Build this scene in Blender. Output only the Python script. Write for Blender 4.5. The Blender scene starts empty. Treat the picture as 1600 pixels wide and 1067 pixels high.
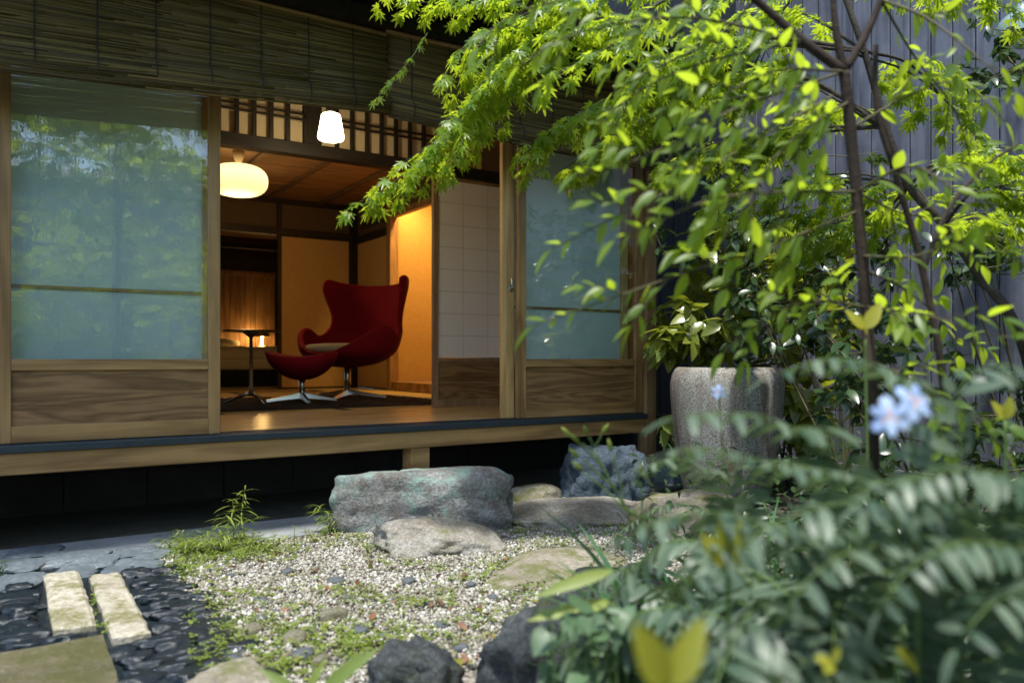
import bpy, bmesh, math, random
import numpy as np
from mathutils import Vector, Matrix, noise

# ------------------------------------------------------------------ camera, sky, sun, exposure
scene = bpy.context.scene
COL = scene.collection
rnd = random.Random(7)
YAW = math.radians(32.7)
FP = 1231.0                               # focal length in pixels of the 1600 px frame
EYE = Vector((0.0, 0.0, 0.8))
cam_data = bpy.data.cameras.new('camera')
cam = bpy.data.objects.new('camera', cam_data)
COL.objects.link(cam)
cam.location = EYE
cam.rotation_euler = (math.pi / 2, 0, -YAW)
cam_data.sensor_width = 36.0
cam_data.lens = 36.0 * FP / 1600.0
cam_data.shift_y = 26.5 / 1600.0
cam_data.clip_start = 0.02
cam_data.clip_end = 2000.0
cam_data.dof.use_dof = True
cam_data.dof.focus_distance = 4.3
cam_data.dof.aperture_fstop = 2.3
scene.camera = cam

SUN_DIR = Vector((-0.20, -0.235, 0.95)).normalized()       # towards the sun
world = bpy.data.worlds.new('World')
scene.world = world
world.use_nodes = True
wn = world.node_tree
bg = wn.nodes['Background']
sky = wn.nodes.new('ShaderNodeTexSky')
sky.sky_type = 'NISHITA'
sky.sun_disc = False
sky.sun_elevation = math.asin(SUN_DIR.z)
sky.sun_rotation = math.atan2(SUN_DIR.x, SUN_DIR.y)
sky.air_density = 1.0
sky.dust_density = 1.0
wn.links.new(sky.outputs[0], bg.inputs[0])
bg.inputs[1].default_value = 0.15
sun_data = bpy.data.lights.new('sun', 'SUN')
sun_data.energy = 2.7
sun_data.angle = math.radians(3.5)
sun_data.color = (1.0, 0.97, 0.91)
sun = bpy.data.objects.new('sun', sun_data)
COL.objects.link(sun)
sun.rotation_euler = SUN_DIR.to_track_quat('Z', 'Y').to_euler()
sun.location = (-4, -3, 12)
scene.view_settings.view_transform = 'Standard'
scene.view_settings.look = 'None'
scene.view_settings.exposure = 1.3
scene.view_settings.gamma = 1.0
scene.view_settings.use_curve_mapping = False
scene.render.engine = 'CYCLES'
scene.cycles.use_denoising = True
scene.cycles.max_bounces = 8
scene.cycles.transparent_max_bounces = 12
scene.cycles.sample_clamp_indirect = 4.0
scene.cycles.caustics_reflective = False
scene.cycles.caustics_refractive = False

FWD = Vector((math.sin(YAW), math.cos(YAW), 0))
RGT = Vector((math.cos(YAW), -math.sin(YAW), 0))
UP = Vector((0, 0, 1))


def P(px, py, d):                          # a point seen at that pixel, d metres deep
    return EYE + d * (FWD + RGT * ((px - 800) / FP) + UP * ((560 - py) / FP))


def PG(px, py, z=0.0):                     # the same on a level plane
    r = FWD + RGT * ((px - 800) / FP) + UP * ((560 - py) / FP)
    return EYE + r * ((z - EYE.z) / r.z)


def project(p):
    v = Vector(p) - EYE
    d = v.dot(FWD)
    if d < 0.05:
        return None
    return 800 + FP * v.dot(RGT) / d, 560 - FP * v.z / d, d


# ------------------------------------------------------------------ object helpers
ORG = {}


def setp(o, label=None, cat=None, group=None, kind=None):
    if label:
        o['label'] = label
    if cat:
        o['category'] = cat
    if group:
        o['group'] = group
    if kind:
        o['kind'] = kind
    return o


def thing(name, loc, label=None, cat=None, group=None, kind=None):
    o = bpy.data.objects.new(name, None)
    o.empty_display_size = 0.05
    COL.objects.link(o)
    o.location = loc
    ORG[o.name] = Vector(loc)
    return setp(o, label, cat, group, kind)


def link_mesh(name, me, parent=None, loc=None, mat=None):
    o = bpy.data.objects.new(name, me)
    COL.objects.link(o)
    if parent is not None:
        o.parent = parent
        ORG[o.name] = ORG[parent.name]
    else:
        ORG[o.name] = Vector(loc or (0, 0, 0))
        o.location = ORG[o.name]
    return o


def piece(name, me, parent, matrix):       # shares mesh data; matrix in world space
    o = bpy.data.objects.new(name, me)
    COL.objects.link(o)
    m = matrix.copy()
    if parent is not None:
        m.translation = m.translation - ORG[parent.name]
        o.parent = parent
    o.matrix_basis = m
    return o


def np_mesh(name, verts, faces, mat, smooth=False, off=(0, 0, 0)):
    me = bpy.data.meshes.new(name)
    v = np.asarray(verts, dtype=np.float32) - np.asarray(off, dtype=np.float32)
    f = np.asarray(faces, dtype=np.int32)
    me.vertices.add(len(v))
    me.vertices.foreach_set('co', v.ravel())
    n = f.shape[1]
    me.loops.add(f.size)
    me.loops.foreach_set('vertex_index', f.ravel())
    me.polygons.add(len(f))
    me.polygons.foreach_set('loop_start', np.arange(0, f.size, n, dtype=np.int32))
    try:
        me.polygons.foreach_set('loop_total', np.full(len(f), n, dtype=np.int32))
    except Exception:
        pass
    if smooth:
        me.polygons.foreach_set('use_smooth', np.ones(len(f), dtype=bool))
    me.update(calc_edges=True)
    me.validate()
    if mat:
        me.materials.append(mat)
    return me


class MB:
    def __init__(s):
        s.v = []
        s.f = []

    def add(s, vs, fs):
        b = len(s.v)
        s.v += [tuple(v) for v in vs]
        s.f += [tuple(i + b for i in f) for f in fs]
        return s

    def box(s, x0, x1, y0, y1, z0, z1):
        return s.add([(x0, y0, z0), (x1, y0, z0), (x1, y1, z0), (x0, y1, z0), (x0, y0, z1), (x1, y0, z1), (x1, y1, z1), (x0, y1, z1)],
                     [(0, 3, 2, 1), (4, 5, 6, 7), (0, 1, 5, 4), (1, 2, 6, 5), (2, 3, 7, 6), (3, 0, 4, 7)])

    def prism(s, poly, z0, z1):            # poly is counter-clockwise in plan
        n = len(poly)
        vs = [(p[0], p[1], z0) for p in poly] + [(p[0], p[1], z1) for p in poly]
        fs = [tuple(range(n - 1, -1, -1)), tuple(range(n, 2 * n))]
        fs += [(i, (i + 1) % n, n + (i + 1) % n, n + i) for i in range(n)]
        return s.add(vs, fs)

    def tube(s, pts, rad, n=8, cap=True):
        pts = [Vector(p) for p in pts]
        if not hasattr(rad, '__len__'):
            rad = [rad] * len(pts)
        vs, fs = [], []
        prev = None
        for i, p in enumerate(pts):
            t = (pts[min(i + 1, len(pts) - 1)] - pts[max(i - 1, 0)])
            if t.length < 1e-9:
                t = Vector((0, 0, 1))
            t.normalize()
            if prev is None:
                a = t.orthogonal().normalized()
            else:
                a = prev - t * prev.dot(t)
                a = a.normalized() if a.length > 1e-6 else t.orthogonal().normalized()
            prev = a
            b = t.cross(a)
            for k in range(n):
                th = 2 * math.pi * k / n
                vs.append(p + (a * math.cos(th) + b * math.sin(th)) * rad[i])
        for i in range(len(pts) - 1):
            for k in range(n):
                fs.append((i * n + k, i * n + (k + 1) % n, (i + 1) * n + (k + 1) % n, (i + 1) * n + k))
        if cap:
            fs.append(tuple(range(n - 1, -1, -1)))
            fs.append(tuple((len(pts) - 1) * n + k for k in range(n)))
        return s.add(vs, fs)

    def lathe(s, prof, c=(0, 0, 0), n=32, cap=True):      # prof: (r, z)
        vs, fs = [], []
        for r, z in prof:
            for k in range(n):
                th = 2 * math.pi * k / n
                vs.append((c[0] + r * math.cos(th), c[1] + r * math.sin(th), c[2] + z))
        for i in range(len(prof) - 1):
            for k in range(n):
                fs.append((i * n + k, i * n + (k + 1) % n, (i + 1) * n + (k + 1) % n, (i + 1) * n + k))
        if cap:
            fs.append(tuple(range(n - 1, -1, -1)))
            fs.append(tuple((len(prof) - 1) * n + k for k in range(n)))
        return s.add(vs, fs)

    def build(s, name, mat, parent=None, loc=None, smooth=False, bevel=0.0, **kw):
        me = bpy.data.meshes.new(name)
        off = ORG[parent.name] if parent is not None else Vector(loc or (0, 0, 0))
        me.from_pydata([(v[0] - off.x, v[1] - off.y, v[2] - off.z) for v in s.v], [], s.f)
        if smooth:
            for p in me.polygons:
                p.use_smooth = True
        me.update()
        if mat:
            me.materials.append(mat)
        o = link_mesh(name, me, parent, loc)
        if bevel > 0:
            b = o.modifiers.new('bevel', 'BEVEL')
            b.width = bevel
            b.segments = 2
            b.limit_method = 'ANGLE'
            b.angle_limit = math.radians(50)
        return setp(o, **kw)


def box(name, mat, parent, x0, x1, y0, y1, z0, z1, bevel=0.0, **kw):
    return MB().box(x0, x1, y0, y1, z0, z1).build(name, mat, parent, bevel=bevel, **kw)


# ------------------------------------------------------------------ materials
class NT:
    def __init__(s, name):
        s.m = bpy.data.materials.new(name)
        s.m.use_nodes = True
        s.t = s.m.node_tree
        s.b = s.t.nodes['Principled BSDF']
        s.out = s.t.nodes['Material Output']

    def n(s, typ, **kw):
        nd = s.t.nodes.new(typ)
        for k, v in kw.items():
            setattr(nd, k, v)
        return nd

    def l(s, a, b):
        s.t.links.new(a, b)

    def coord(s, scale=(1, 1, 1), rand=True, rot=(0, 0, 0)):
        tc = s.n('ShaderNodeTexCoord')
        mp = s.n('ShaderNodeMapping')
        mp.inputs['Scale'].default_value = scale
        mp.inputs['Rotation'].default_value = rot
        if rand:
            oi = s.n('ShaderNodeObjectInfo')
            ml = s.n('ShaderNodeVectorMath', operation='SCALE')
            cb = s.n('ShaderNodeCombineXYZ')
            s.l(oi.outputs['Random'], cb.inputs[0])
            s.l(oi.outputs['Random'], cb.inputs[1])
            s.l(oi.outputs['Random'], cb.inputs[2])
            s.l(cb.outputs[0], ml.inputs[0])
            ml.inputs['Scale'].default_value = 37.0
            ad = s.n('ShaderNodeVectorMath', operation='ADD')
            s.l(tc.outputs['Object'], ad.inputs[0])
            s.l(ml.outputs[0], ad.inputs[1])
            s.l(ad.outputs[0], mp.inputs[0])
        else:
            s.l(tc.outputs['Object'], mp.inputs[0])
        return mp.outputs[0]

    def noise(s, vec, scale=5, detail=4, rough=0.55, dist=0.0):
        nd = s.n('ShaderNodeTexNoise')
        nd.inputs['Scale'].default_value = scale
        nd.inputs['Detail'].default_value = detail
        nd.inputs['Roughness'].default_value = rough
        nd.inputs['Distortion'].default_value = dist
        if vec is not None:
            s.l(vec, nd.inputs['Vector'])
        return nd.outputs[0]

    def vor(s, vec, scale=5, feature='F1', out=0):
        nd = s.n('ShaderNodeTexVoronoi', feature=feature)
        nd.inputs['Scale'].default_value = scale
        if vec is not None:
            s.l(vec, nd.inputs['Vector'])
        return nd.outputs[out]

    def ramp(s, fac, stops):
        nd = s.n('ShaderNodeValToRGB')
        el = nd.color_ramp.elements
        while len(el) < len(stops):
            el.new(0.5)
        for e, (p, c) in zip(el, stops):
            e.position = p
            e.color = (*c, 1) if len(c) == 3 else c
        s.l(fac, nd.inputs[0])
        return nd.outputs[0]

    def mth(s, op, a, b=None, clamp=False):
        nd = s.n('ShaderNodeMath', operation=op, use_clamp=clamp)
        for i, x in enumerate((a, b)):
            if x is None:
                continue
            if isinstance(x, (int, float)):
                nd.inputs[i].default_value = x
            else:
                s.l(x, nd.inputs[i])
        return nd.outputs[0]

    def mix(s, fac, a, b, mode='MIX'):
        nd = s.n('ShaderNodeMix', data_type='RGBA', blend_type=mode)
        for i, x in ((0, fac), (6, a), (7, b)):
            if isinstance(x, (int, float)):
                nd.inputs[i].default_value = x
            elif isinstance(x, tuple):
                nd.inputs[i].default_value = (*x, 1)
            else:
                s.l(x, nd.inputs[i])
        return nd.outputs[2]

    def bump(s, h, strength=0.3, dist=0.01):
        nd = s.n('ShaderNodeBump')
        nd.inputs['Strength'].default_value = strength
        nd.inputs['Distance'].default_value = dist
        s.l(h, nd.inputs['Height'])
        return nd.outputs[0]

    def set(s, color=None, rough=None, normal=None, metal=None, spec=None, **kw):
        for key, x in (('Base Color', color), ('Roughness', rough), ('Normal', normal), ('Metallic', metal), ('Specular IOR Level', spec)):
            if x is None:
                continue
            if isinstance(x, (int, float)):
                s.b.inputs[key].default_value = x
            elif isinstance(x, tuple):
                s.b.inputs[key].default_value = (*x, 1)
            else:
                s.l(x, s.b.inputs[key])
        for k, v in kw.items():
            s.b.inputs[k].default_value = v
        return s.m


def wood(name, dark, light, axis='x', rings=7.0, rough=0.5, bump=0.15, sc=1.0, wear=0.25, spec=0.4):
    t = NT(name)
    st = {'x': (0.9, 9, 9), 'y': (9, 0.9, 9), 'z': (9, 9, 0.9)}[axis]
    fi = {'x': (3, 160, 160), 'y': (160, 3, 160), 'z': (160, 160, 3)}[axis]
    c1 = t.coord(tuple(k * sc for k in st))
    c2 = t.coord(fi)
    n1 = t.noise(c1, 1.0, 3, 0.5, 0.4)
    rg = t.mth('PINGPONG', t.mth('MULTIPLY', n1, rings), 1.0)
    n2 = t.noise(c2, 1.0, 3, 0.6)
    f = t.mth('ADD', t.mth('MULTIPLY', rg, 0.55), t.mth('MULTIPLY', n2, 0.5))
    col = t.ramp(f, [(0.15, dark), (0.75, light)])
    st2 = t.noise(t.coord((1, 1, 1)), 3.5, 5, 0.65)
    col = t.mix(t.mth('MULTIPLY', t.ramp(st2, [(0.42, (0, 0, 0)), (0.7, (1, 1, 1))]), wear), col, tuple(k * 0.45 for k in dark))
    nb = t.bump(f, bump, 0.004)
    rr = t.mth('ADD', t.mth('MULTIPLY', n2, 0.25), rough - 0.12)
    return t.set(col, rr, nb, spec=spec)


def plain(name, c1, c2, scale=8, rough=0.7, bump=0.1, metal=0.0, dist=0.004, spec=0.4, detail=5, rand=True):
    t = NT(name)
    v = t.coord(rand=rand)
    n1 = t.noise(v, scale, detail, 0.6)
    n2 = t.noise(v, scale * 9, 3, 0.6)
    f = t.mth('ADD', t.mth('MULTIPLY', n1, 0.7), t.mth('MULTIPLY', n2, 0.3))
    return t.set(t.ramp(f, [(0.3, c1), (0.7, c2)]), rough, t.bump(f, bump, dist), metal, spec)


def leaf_mat(name, c1, c2, trans, tmix=0.45, rough=0.4, spots=None, coat=0.0, spec=0.5):
    t = NT(name)
    geo = t.n('ShaderNodeNewGeometry')
    oi = t.n('ShaderNodeObjectInfo')
    r = t.mth('FRACT', t.mth('ADD', geo.outputs['Random Per Island'], t.mth('MULTIPLY', oi.outputs['Random'], 7.31)))
    v = t.coord(rand=False)
    big = t.noise(v, 7.0, 2)
    f = t.mth('ADD', t.mth('MULTIPLY', r, 0.75), t.mth('MULTIPLY', big, 0.3), clamp=True)
    col = t.ramp(f, [(0.1, c1), (0.95, c2)])
    tcol = t.ramp(f, [(0.1, tuple(k * 0.75 for k in trans)), (0.95, trans)])
    if spots:
        vs = t.noise(v, 170, 2, 0.5)
        k = t.ramp(vs, [(0.54, (0, 0, 0)), (0.60, (1, 1, 1))])
        col = t.mix(k, col, spots)
    t.set(col, rough, spec=spec)
    t.b.inputs['Coat Weight'].default_value = coat
    t.b.inputs['Coat Roughness'].default_value = 0.15
    tr = t.n('ShaderNodeBsdfTranslucent')
    t.l(tcol, tr.inputs[0])
    mx = t.n('ShaderNodeMixShader')
    mx.inputs[0].default_value = tmix
    t.l(t.b.outputs[0], mx.inputs[1])
    t.l(tr.outputs[0], mx.inputs[2])
    t.l(mx.outputs[0], t.out.inputs[0])
    return t.m


def glow(name, color, strength):
    t = NT(name)
    t.set((0.9, 0.85, 0.75), 0.5)
    t.b.inputs['Emission Color'].default_value = (*color, 1)
    t.b.inputs['Emission Strength'].default_value = strength
    return t.m


def rock_mat(name, c1, c2, c3, lichen=None, lich_at=0.6, moss=None, moss_at=0.6, rough=0.85, bump=0.6, spec=0.3):
    t = NT(name)
    v = t.coord()
    n1 = t.noise(v, 5, 8, 0.68)
    n2 = t.noise(v, 60, 5, 0.7)
    n3 = t.noise(v, 230, 2, 0.5)
    f = t.mth('ADD', t.mth('MULTIPLY', n1, 0.45), t.mth('ADD', t.mth('MULTIPLY', n2, 0.35), t.mth('MULTIPLY', n3, 0.2)))
    col = t.ramp(f, [(0.36, c1), (0.5, c2), (0.63, c3)])
    if lichen:
        k = t.ramp(t.noise(v, 6.5, 6, 0.7, 0.5), [(lich_at - 0.06, (0, 0, 0)), (lich_at + 0.05, (1, 1, 1))])
        col = t.mix(t.mth('MULTIPLY', k, 0.75), col, lichen)
    if moss:
        k = t.ramp(t.noise(t.coord(rot=(0.4, 0.2, 1)), 9, 7, 0.75), [(moss_at - 0.08, (0, 0, 0)), (moss_at + 0.06, (1, 1, 1))])
        col = t.mix(t.mth('MULTIPLY', k, 0.85), col, moss)
    h = t.mth('ADD', n1, t.mth('ADD', t.mth('MULTIPLY', n2, 0.5), t.mth('MULTIPLY', n3, 0.15)))
    return t.set(col, rough, t.bump(h, bump, 0.03), spec=spec)


M = {}
M['door'] = wood('door_wood', (0.19, 0.10, 0.033), (0.41, 0.245, 0.092), 'x', rough=0.5)
M['door_v'] = wood('door_stile_wood', (0.19, 0.10, 0.033), (0.41, 0.245, 0.092), 'z', rough=0.5)
M['door_pale'] = wood('pale_stile_wood', (0.42, 0.25, 0.09), (0.68, 0.44, 0.18), 'z', rough=0.45)
M['panel'] = wood('door_panel_wood', (0.12, 0.06, 0.020), (0.31, 0.175, 0.07), 'x', rings=15, rough=0.55, sc=1.1)
M['beam'] = wood('beam_wood', (0.20, 0.108, 0.036), (0.42, 0.25, 0.095), 'x', rough=0.6)
M['post'] = wood('post_wood', (0.15, 0.085, 0.035), (0.30, 0.18, 0.08), 'z', rough=0.6)
M['floor'] = wood('floor_wood', (0.42, 0.26, 0.10), (0.62, 0.42, 0.18), 'x', rough=0.28, bump=0.06, wear=0.12)
M['dark_h'] = wood('dark_lintel_wood', (0.010, 0.008, 0.006), (0.03, 0.022, 0.015), 'x', rough=0.5)
M['dark_v'] = wood('dark_post_wood', (0.010, 0.008, 0.006), (0.03, 0.022, 0.015), 'z', rough=0.5)
M['ceil'] = wood('ceiling_wood', (0.20, 0.11, 0.05), (0.32, 0.19, 0.09), 'x', rough=0.6)
M['batten'] = wood('ceiling_batten_wood', (0.09, 0.05, 0.025), (0.16, 0.10, 0.05), 'y', rough=0.6)
M['head'] = wood('headboard_wood', (0.20, 0.10, 0.04), (0.36, 0.20, 0.08), 'z', rough=0.5)
M['shoji'] = wood('shoji_wood', (0.22, 0.13, 0.065), (0.36, 0.23, 0.12), 'z', rough=0.5)
M['track'] = plain('threshold_metal', (0.018, 0.03, 0.038), (0.03, 0.045, 0.055), 14, 0.38, 0.03, spec=0.6)
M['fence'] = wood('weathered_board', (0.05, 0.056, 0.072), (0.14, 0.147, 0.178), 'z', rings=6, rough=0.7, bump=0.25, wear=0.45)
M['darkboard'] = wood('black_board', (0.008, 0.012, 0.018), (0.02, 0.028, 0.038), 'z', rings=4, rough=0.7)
M['plaster'] = plain('brown_plaster', (0.085, 0.06, 0.035), (0.12, 0.085, 0.05), 30, 0.9, 0.1)
M['fusuma'] = plain('ochre_paper', (0.46, 0.31, 0.12), (0.54, 0.38, 0.16), 25, 0.85, 0.05)
M['toko'] = plain('amber_plaster', (0.46, 0.30, 0.11), (0.54, 0.36, 0.14), 20, 0.9, 0.05)
M['tatami'] = plain('tatami_straw', (0.36, 0.26, 0.10), (0.48, 0.36, 0.15), 60, 0.8, 0.1)
M['mat_edge'] = plain('mat_edge_cloth', (0.012, 0.012, 0.012), (0.03, 0.03, 0.028), 60, 0.9)
M['concrete'] = plain('concrete', (0.13, 0.145, 0.15), (0.28, 0.295, 0.295), 5, 0.9, 0.3)
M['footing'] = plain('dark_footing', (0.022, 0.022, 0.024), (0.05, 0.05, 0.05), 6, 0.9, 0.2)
M['rug'] = plain('brown_shag', (0.012, 0.009, 0.007), (0.05, 0.035, 0.025), 90, 0.95, 0.9, dist=0.02)
M['cream'] = plain('cream_cloth', (0.55, 0.46, 0.30), (0.66, 0.57, 0.40), 25, 0.9, 0.2)
M['black'] = plain('black_cloth', (0.006, 0.006, 0.006), (0.014, 0.013, 0.012), 40, 0.85, 0.1)
M['red'] = plain('red_wool', (0.16, 0.003, 0.010), (0.30, 0.005, 0.020), 300, 0.85, 0.35, dist=0.002, spec=0.2)
M['alu'] = plain('polished_aluminium', (0.62, 0.61, 0.58), (0.75, 0.74, 0.70), 20, 0.28, 0.02, metal=1.0)
M['steel'] = plain('brushed_steel', (0.30, 0.30, 0.29), (0.42, 0.42, 0.40), 30, 0.3, 0.02, metal=1.0)
M['tabletop'] = plain('dark_table_top', (0.012, 0.012, 0.012), (0.02, 0.02, 0.02), 20, 0.25)
M['roof'] = plain('roof_tile', (0.05, 0.065, 0.08), (0.11, 0.13, 0.15), 12, 0.45, 0.1)
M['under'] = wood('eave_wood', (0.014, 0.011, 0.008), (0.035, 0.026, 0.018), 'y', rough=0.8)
M['gutter'] = plain('gutter_metal', (0.10, 0.14, 0.16), (0.18, 0.23, 0.25), 10, 0.4, 0.02, metal=0.6)
M['reed'] = None
M['cord'] = plain('blind_cord', (0.018, 0.018, 0.012), (0.03, 0.03, 0.02), 40, 0.9)
M['redbase'] = plain('red_oxide_paint', (0.13, 0.03, 0.02), (0.2, 0.05, 0.03), 25, 0.7, 0.2)

t = NT('reed')
oi = t.n('ShaderNodeNewGeometry')
rv = t.coord((2.5, 60, 60), rand=False)
c = t.ramp(t.mth('ADD', t.mth('MULTIPLY', oi.outputs['Random Per Island'], 0.6), t.mth('MULTIPLY', t.noise(rv, 1, 3), 0.4)),
           [(0.15, (0.042, 0.027, 0.005)), (0.5, (0.09, 0.061, 0.011)), (0.85, (0.18, 0.125, 0.026))])
M['reed'] = t.set(c, 0.5, spec=0.4)

t = NT('window_glass')                       # old rolled glass: wavy mirror over a clear, faintly green pane
for nd in list(t.t.nodes):
    if nd.bl_idname == 'ShaderNodeBsdfPrincipled':
        t.t.nodes.remove(nd)
v = t.coord((1, 1, 1))
w1 = t.noise(t.coord((20, 1, 14)), 1.0, 3, 0.55)
w2 = t.noise(t.coord((90, 1, 1.2)), 1.0, 2, 0.5)
w3 = t.noise(t.coord((4, 1, 5)), 1.0, 2, 0.5)
nb = t.bump(t.mth('ADD', t.mth('MULTIPLY', w1, 0.5), t.mth('ADD', t.mth('MULTIPLY', w2, 0.10), t.mth('MULTIPLY', w3, 0.9))), 0.055, 0.010)
lw = t.n('ShaderNodeLayerWeight')
lw.inputs[0].default_value = 0.5
bk = t.n('ShaderNodeNewGeometry')
schlick = t.mth('ADD', t.mth('MULTIPLY', t.mth('POWER', lw.outputs['Facing'], 5.0), 0.75), 0.25)
refl = t.mth('MULTIPLY', schlick, t.mth('SUBTRACT', 1.0, bk.outputs['Backfacing']))
gl = t.n('ShaderNodeBsdfGlossy')
gl.inputs['Roughness'].default_value = 0.02
t.l(nb, gl.inputs['Normal'])
tp = t.n('ShaderNodeBsdfTransparent')
tp.inputs[0].default_value = (0.94, 0.98, 0.975, 1)
mx = t.n('ShaderNodeMixShader')
t.l(refl, mx.inputs[0])
t.l(tp.outputs[0], mx.inputs[1])
t.l(gl.outputs[0], mx.inputs[2])
t.l(mx.outputs[0], t.out.inputs[0])
M['glass'] = t.m


def paper(name, c, tm, col_t):
    t = NT(name)
    v = t.coord()
    n = t.noise(v, 40, 5, 0.7)
    t.set(t.ramp(n, [(0.3, tuple(k * 0.92 for k in c)), (0.7, c)]), 0.8, spec=0.2)
    tr = t.n('ShaderNodeBsdfTranslucent')
    tr.inputs[0].default_value = (*col_t, 1)
    mx = t.n('ShaderNodeMixShader')
    mx.inputs[0].default_value = tm
    t.l(t.b.outputs[0], mx.inputs[1])
    t.l(tr.outputs[0], mx.inputs[2])
    t.l(mx.outputs[0], t.out.inputs[0])
    return t.m


M['paper'] = paper('shoji_paper', (0.92, 0.92, 0.91), 0.35, (0.92, 0.91, 0.88))
M['frost'] = paper('frosted_pane', (0.76, 0.95, 0.93), 0.40, (0.88, 0.94, 0.92))
M['ranma'] = paper('transom_paper', (0.85, 0.74, 0.50), 0.3, (0.85, 0.72, 0.48))

# ------------------------------------------------------------------ ground
FZ = 0.444                                   # floor level of the house
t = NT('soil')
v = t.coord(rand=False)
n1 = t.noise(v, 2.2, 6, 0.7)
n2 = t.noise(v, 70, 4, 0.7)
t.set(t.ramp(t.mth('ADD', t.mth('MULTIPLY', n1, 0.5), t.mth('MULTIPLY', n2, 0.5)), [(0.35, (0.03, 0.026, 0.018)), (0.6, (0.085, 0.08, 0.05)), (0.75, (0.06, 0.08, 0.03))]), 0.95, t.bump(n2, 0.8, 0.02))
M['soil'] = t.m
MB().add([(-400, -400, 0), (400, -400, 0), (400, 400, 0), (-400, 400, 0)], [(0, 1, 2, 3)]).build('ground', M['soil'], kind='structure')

t = NT('gravel_bed')
v = t.coord(rand=False)
vc = t.vor(v, 95, 'F1', 1)
vd = t.vor(v, 95, 'F1', 0)
sep = t.n('ShaderNodeSeparateColor')
t.l(vc, sep.inputs[0])
t.set(t.ramp(sep.outputs[0], [(0.1, (0.06, 0.055, 0.04)), (0.5, (0.2, 0.18, 0.14)), (0.9, (0.36, 0.33, 0.28))]), 0.9, t.bump(vd, 0.9, -0.01))
M['gravelbed'] = t.m
GRAVEL = [(0.50, 1.2), (2.4, 1.2), (2.9, 2.4), (3.1, 3.2), (2.6, 3.5), (0.50, 3.42)]
MB().prism(GRAVEL, -0.05, 0.004).build('gravel_ground', M['gravelbed'], kind='structure')


def in_poly(x, y, poly):
    c = False
    j = len(poly) - 1
    for i in range(len(poly)):
        xi, yi = poly[i]
        xj, yj = poly[j]
        if (yi > y) != (yj > y) and x < (xj - xi) * (y - yi) / (yj - yi) + xi:
            c = not c
        j = i
    return c


# pale gravel: thousands of pebbles, nobody could count them
def gravel_mesh():
    bv = np.array([(1, 0, 0), (-1, 0, 0), (0, 1, 0), (0, -1, 0), (0, 0, 1), (0, 0, -1)], dtype=float)
    bf = np.array([(0, 2, 4), (2, 1, 4), (1, 3, 4), (3, 0, 4), (2, 0, 5), (1, 2, 5), (3, 1, 5), (0, 3, 5)])
    g = np.random.default_rng(3)
    n = 120000
    # denser where the camera looks closely
    x = g.uniform(0.50, 3.0, n)
    y = g.uniform(1.75, 3.5, n)
    keep = np.array([in_poly(a, b, GRAVEL) for a, b in zip(x, y)])
    x, y = x[keep], y[keep]
    n = len(x)
    s = np.clip(g.lognormal(math.log(0.0042), 0.38, n), 0.0022, 0.011)
    sc = np.stack([s * g.uniform(0.8, 1.4, n), s * g.uniform(0.8, 1.3, n), s * g.uniform(0.55, 0.95, n)], 1)
    a = g.uniform(0, 2 * math.pi, n)
    jit = g.uniform(0.75, 1.25, (n, len(bv), 1))
    V = bv[None] * jit * sc[:, None, :]
    ca, sa = np.cos(a)[:, None], np.sin(a)[:, None]
    X = V[:, :, 0] * ca - V[:, :, 1] * sa + x[:, None]
    Y = V[:, :, 0] * sa + V[:, :, 1] * ca + y[:, None]
    hump = 0.010 * np.sin(x * 5.1 + 1) * np.sin(y * 4.3)
    Z = V[:, :, 2] + (0.004 + s * 0.45 + g.uniform(0, 0.006, n) + np.maximum(hump, 0))[:, None]
    VV = np.stack([X, Y, Z], 2).reshape(-1, 3)
    FF = (bf[None] + (np.arange(n) * len(bv))[:, None, None]).reshape(-1, 3)
    return VV, FF


t = NT('pale_pebble')
geo = t.n('ShaderNodeNewGeometry')
c = t.ramp(geo.outputs['Random Per Island'], [(0.0, (0.06, 0.055, 0.045)), (0.14, (0.19, 0.165, 0.12)), (0.4, (0.27, 0.245, 0.195)), (0.7, (0.38, 0.36, 0.305)), (1.0, (0.55, 0.54, 0.50))])
gv_ = t.coord(rand=False)
c = t.mix(t.mth('MULTIPLY', t.ramp(t.noise(gv_, 3.2, 5, 0.7, 0.4), [(0.50, (0, 0, 0)), (0.66, (1, 1, 1))]), 0.7), c, (0.13, 0.125, 0.05))
c = t.mix(t.mth('MULTIPLY', t.ramp(t.noise(t.coord(rand=False, rot=(0, 0, 1.2)), 4.5, 5, 0.7, 0.4), [(0.58, (0, 0, 0)), (0.74, (1, 1, 1))]), 0.5), c, (0.12, 0.09, 0.055))
t.set(c, 0.8, spec=0.3)
M['pebble'] = t.m
gv, gf = gravel_mesh()
go = link_mesh('gravel', np_mesh('gravel', gv, gf, M['pebble']))
setp(go, 'pale beige gravel spread before the step stone', 'gravel', kind='stuff')

# concrete apron along the house and bedded flat stones at its edge
MB().prism([(-3, 3.50), (0.62, 3.44), (1.3, 3.46), (2.2, 3.50), (3.9, 3.55), (3.9, 3.86), (-3, 3.86)], -0.05, 0.014).build('concrete_apron', M['concrete'], kind='structure')


# ------------------------------------------------------------------ stones
def ico(sub):
    bm = bmesh.new()
    bmesh.ops.create_icosphere(bm, subdivisions=sub, radius=1.0)
    v = [x.co.copy() for x in bm.verts]
    f = [tuple(q.index for q in p.verts) for p in bm.faces]
    bm.free()
    return v, f


ICO = {k: ico(k) for k in (2, 3, 4, 5)}


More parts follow.
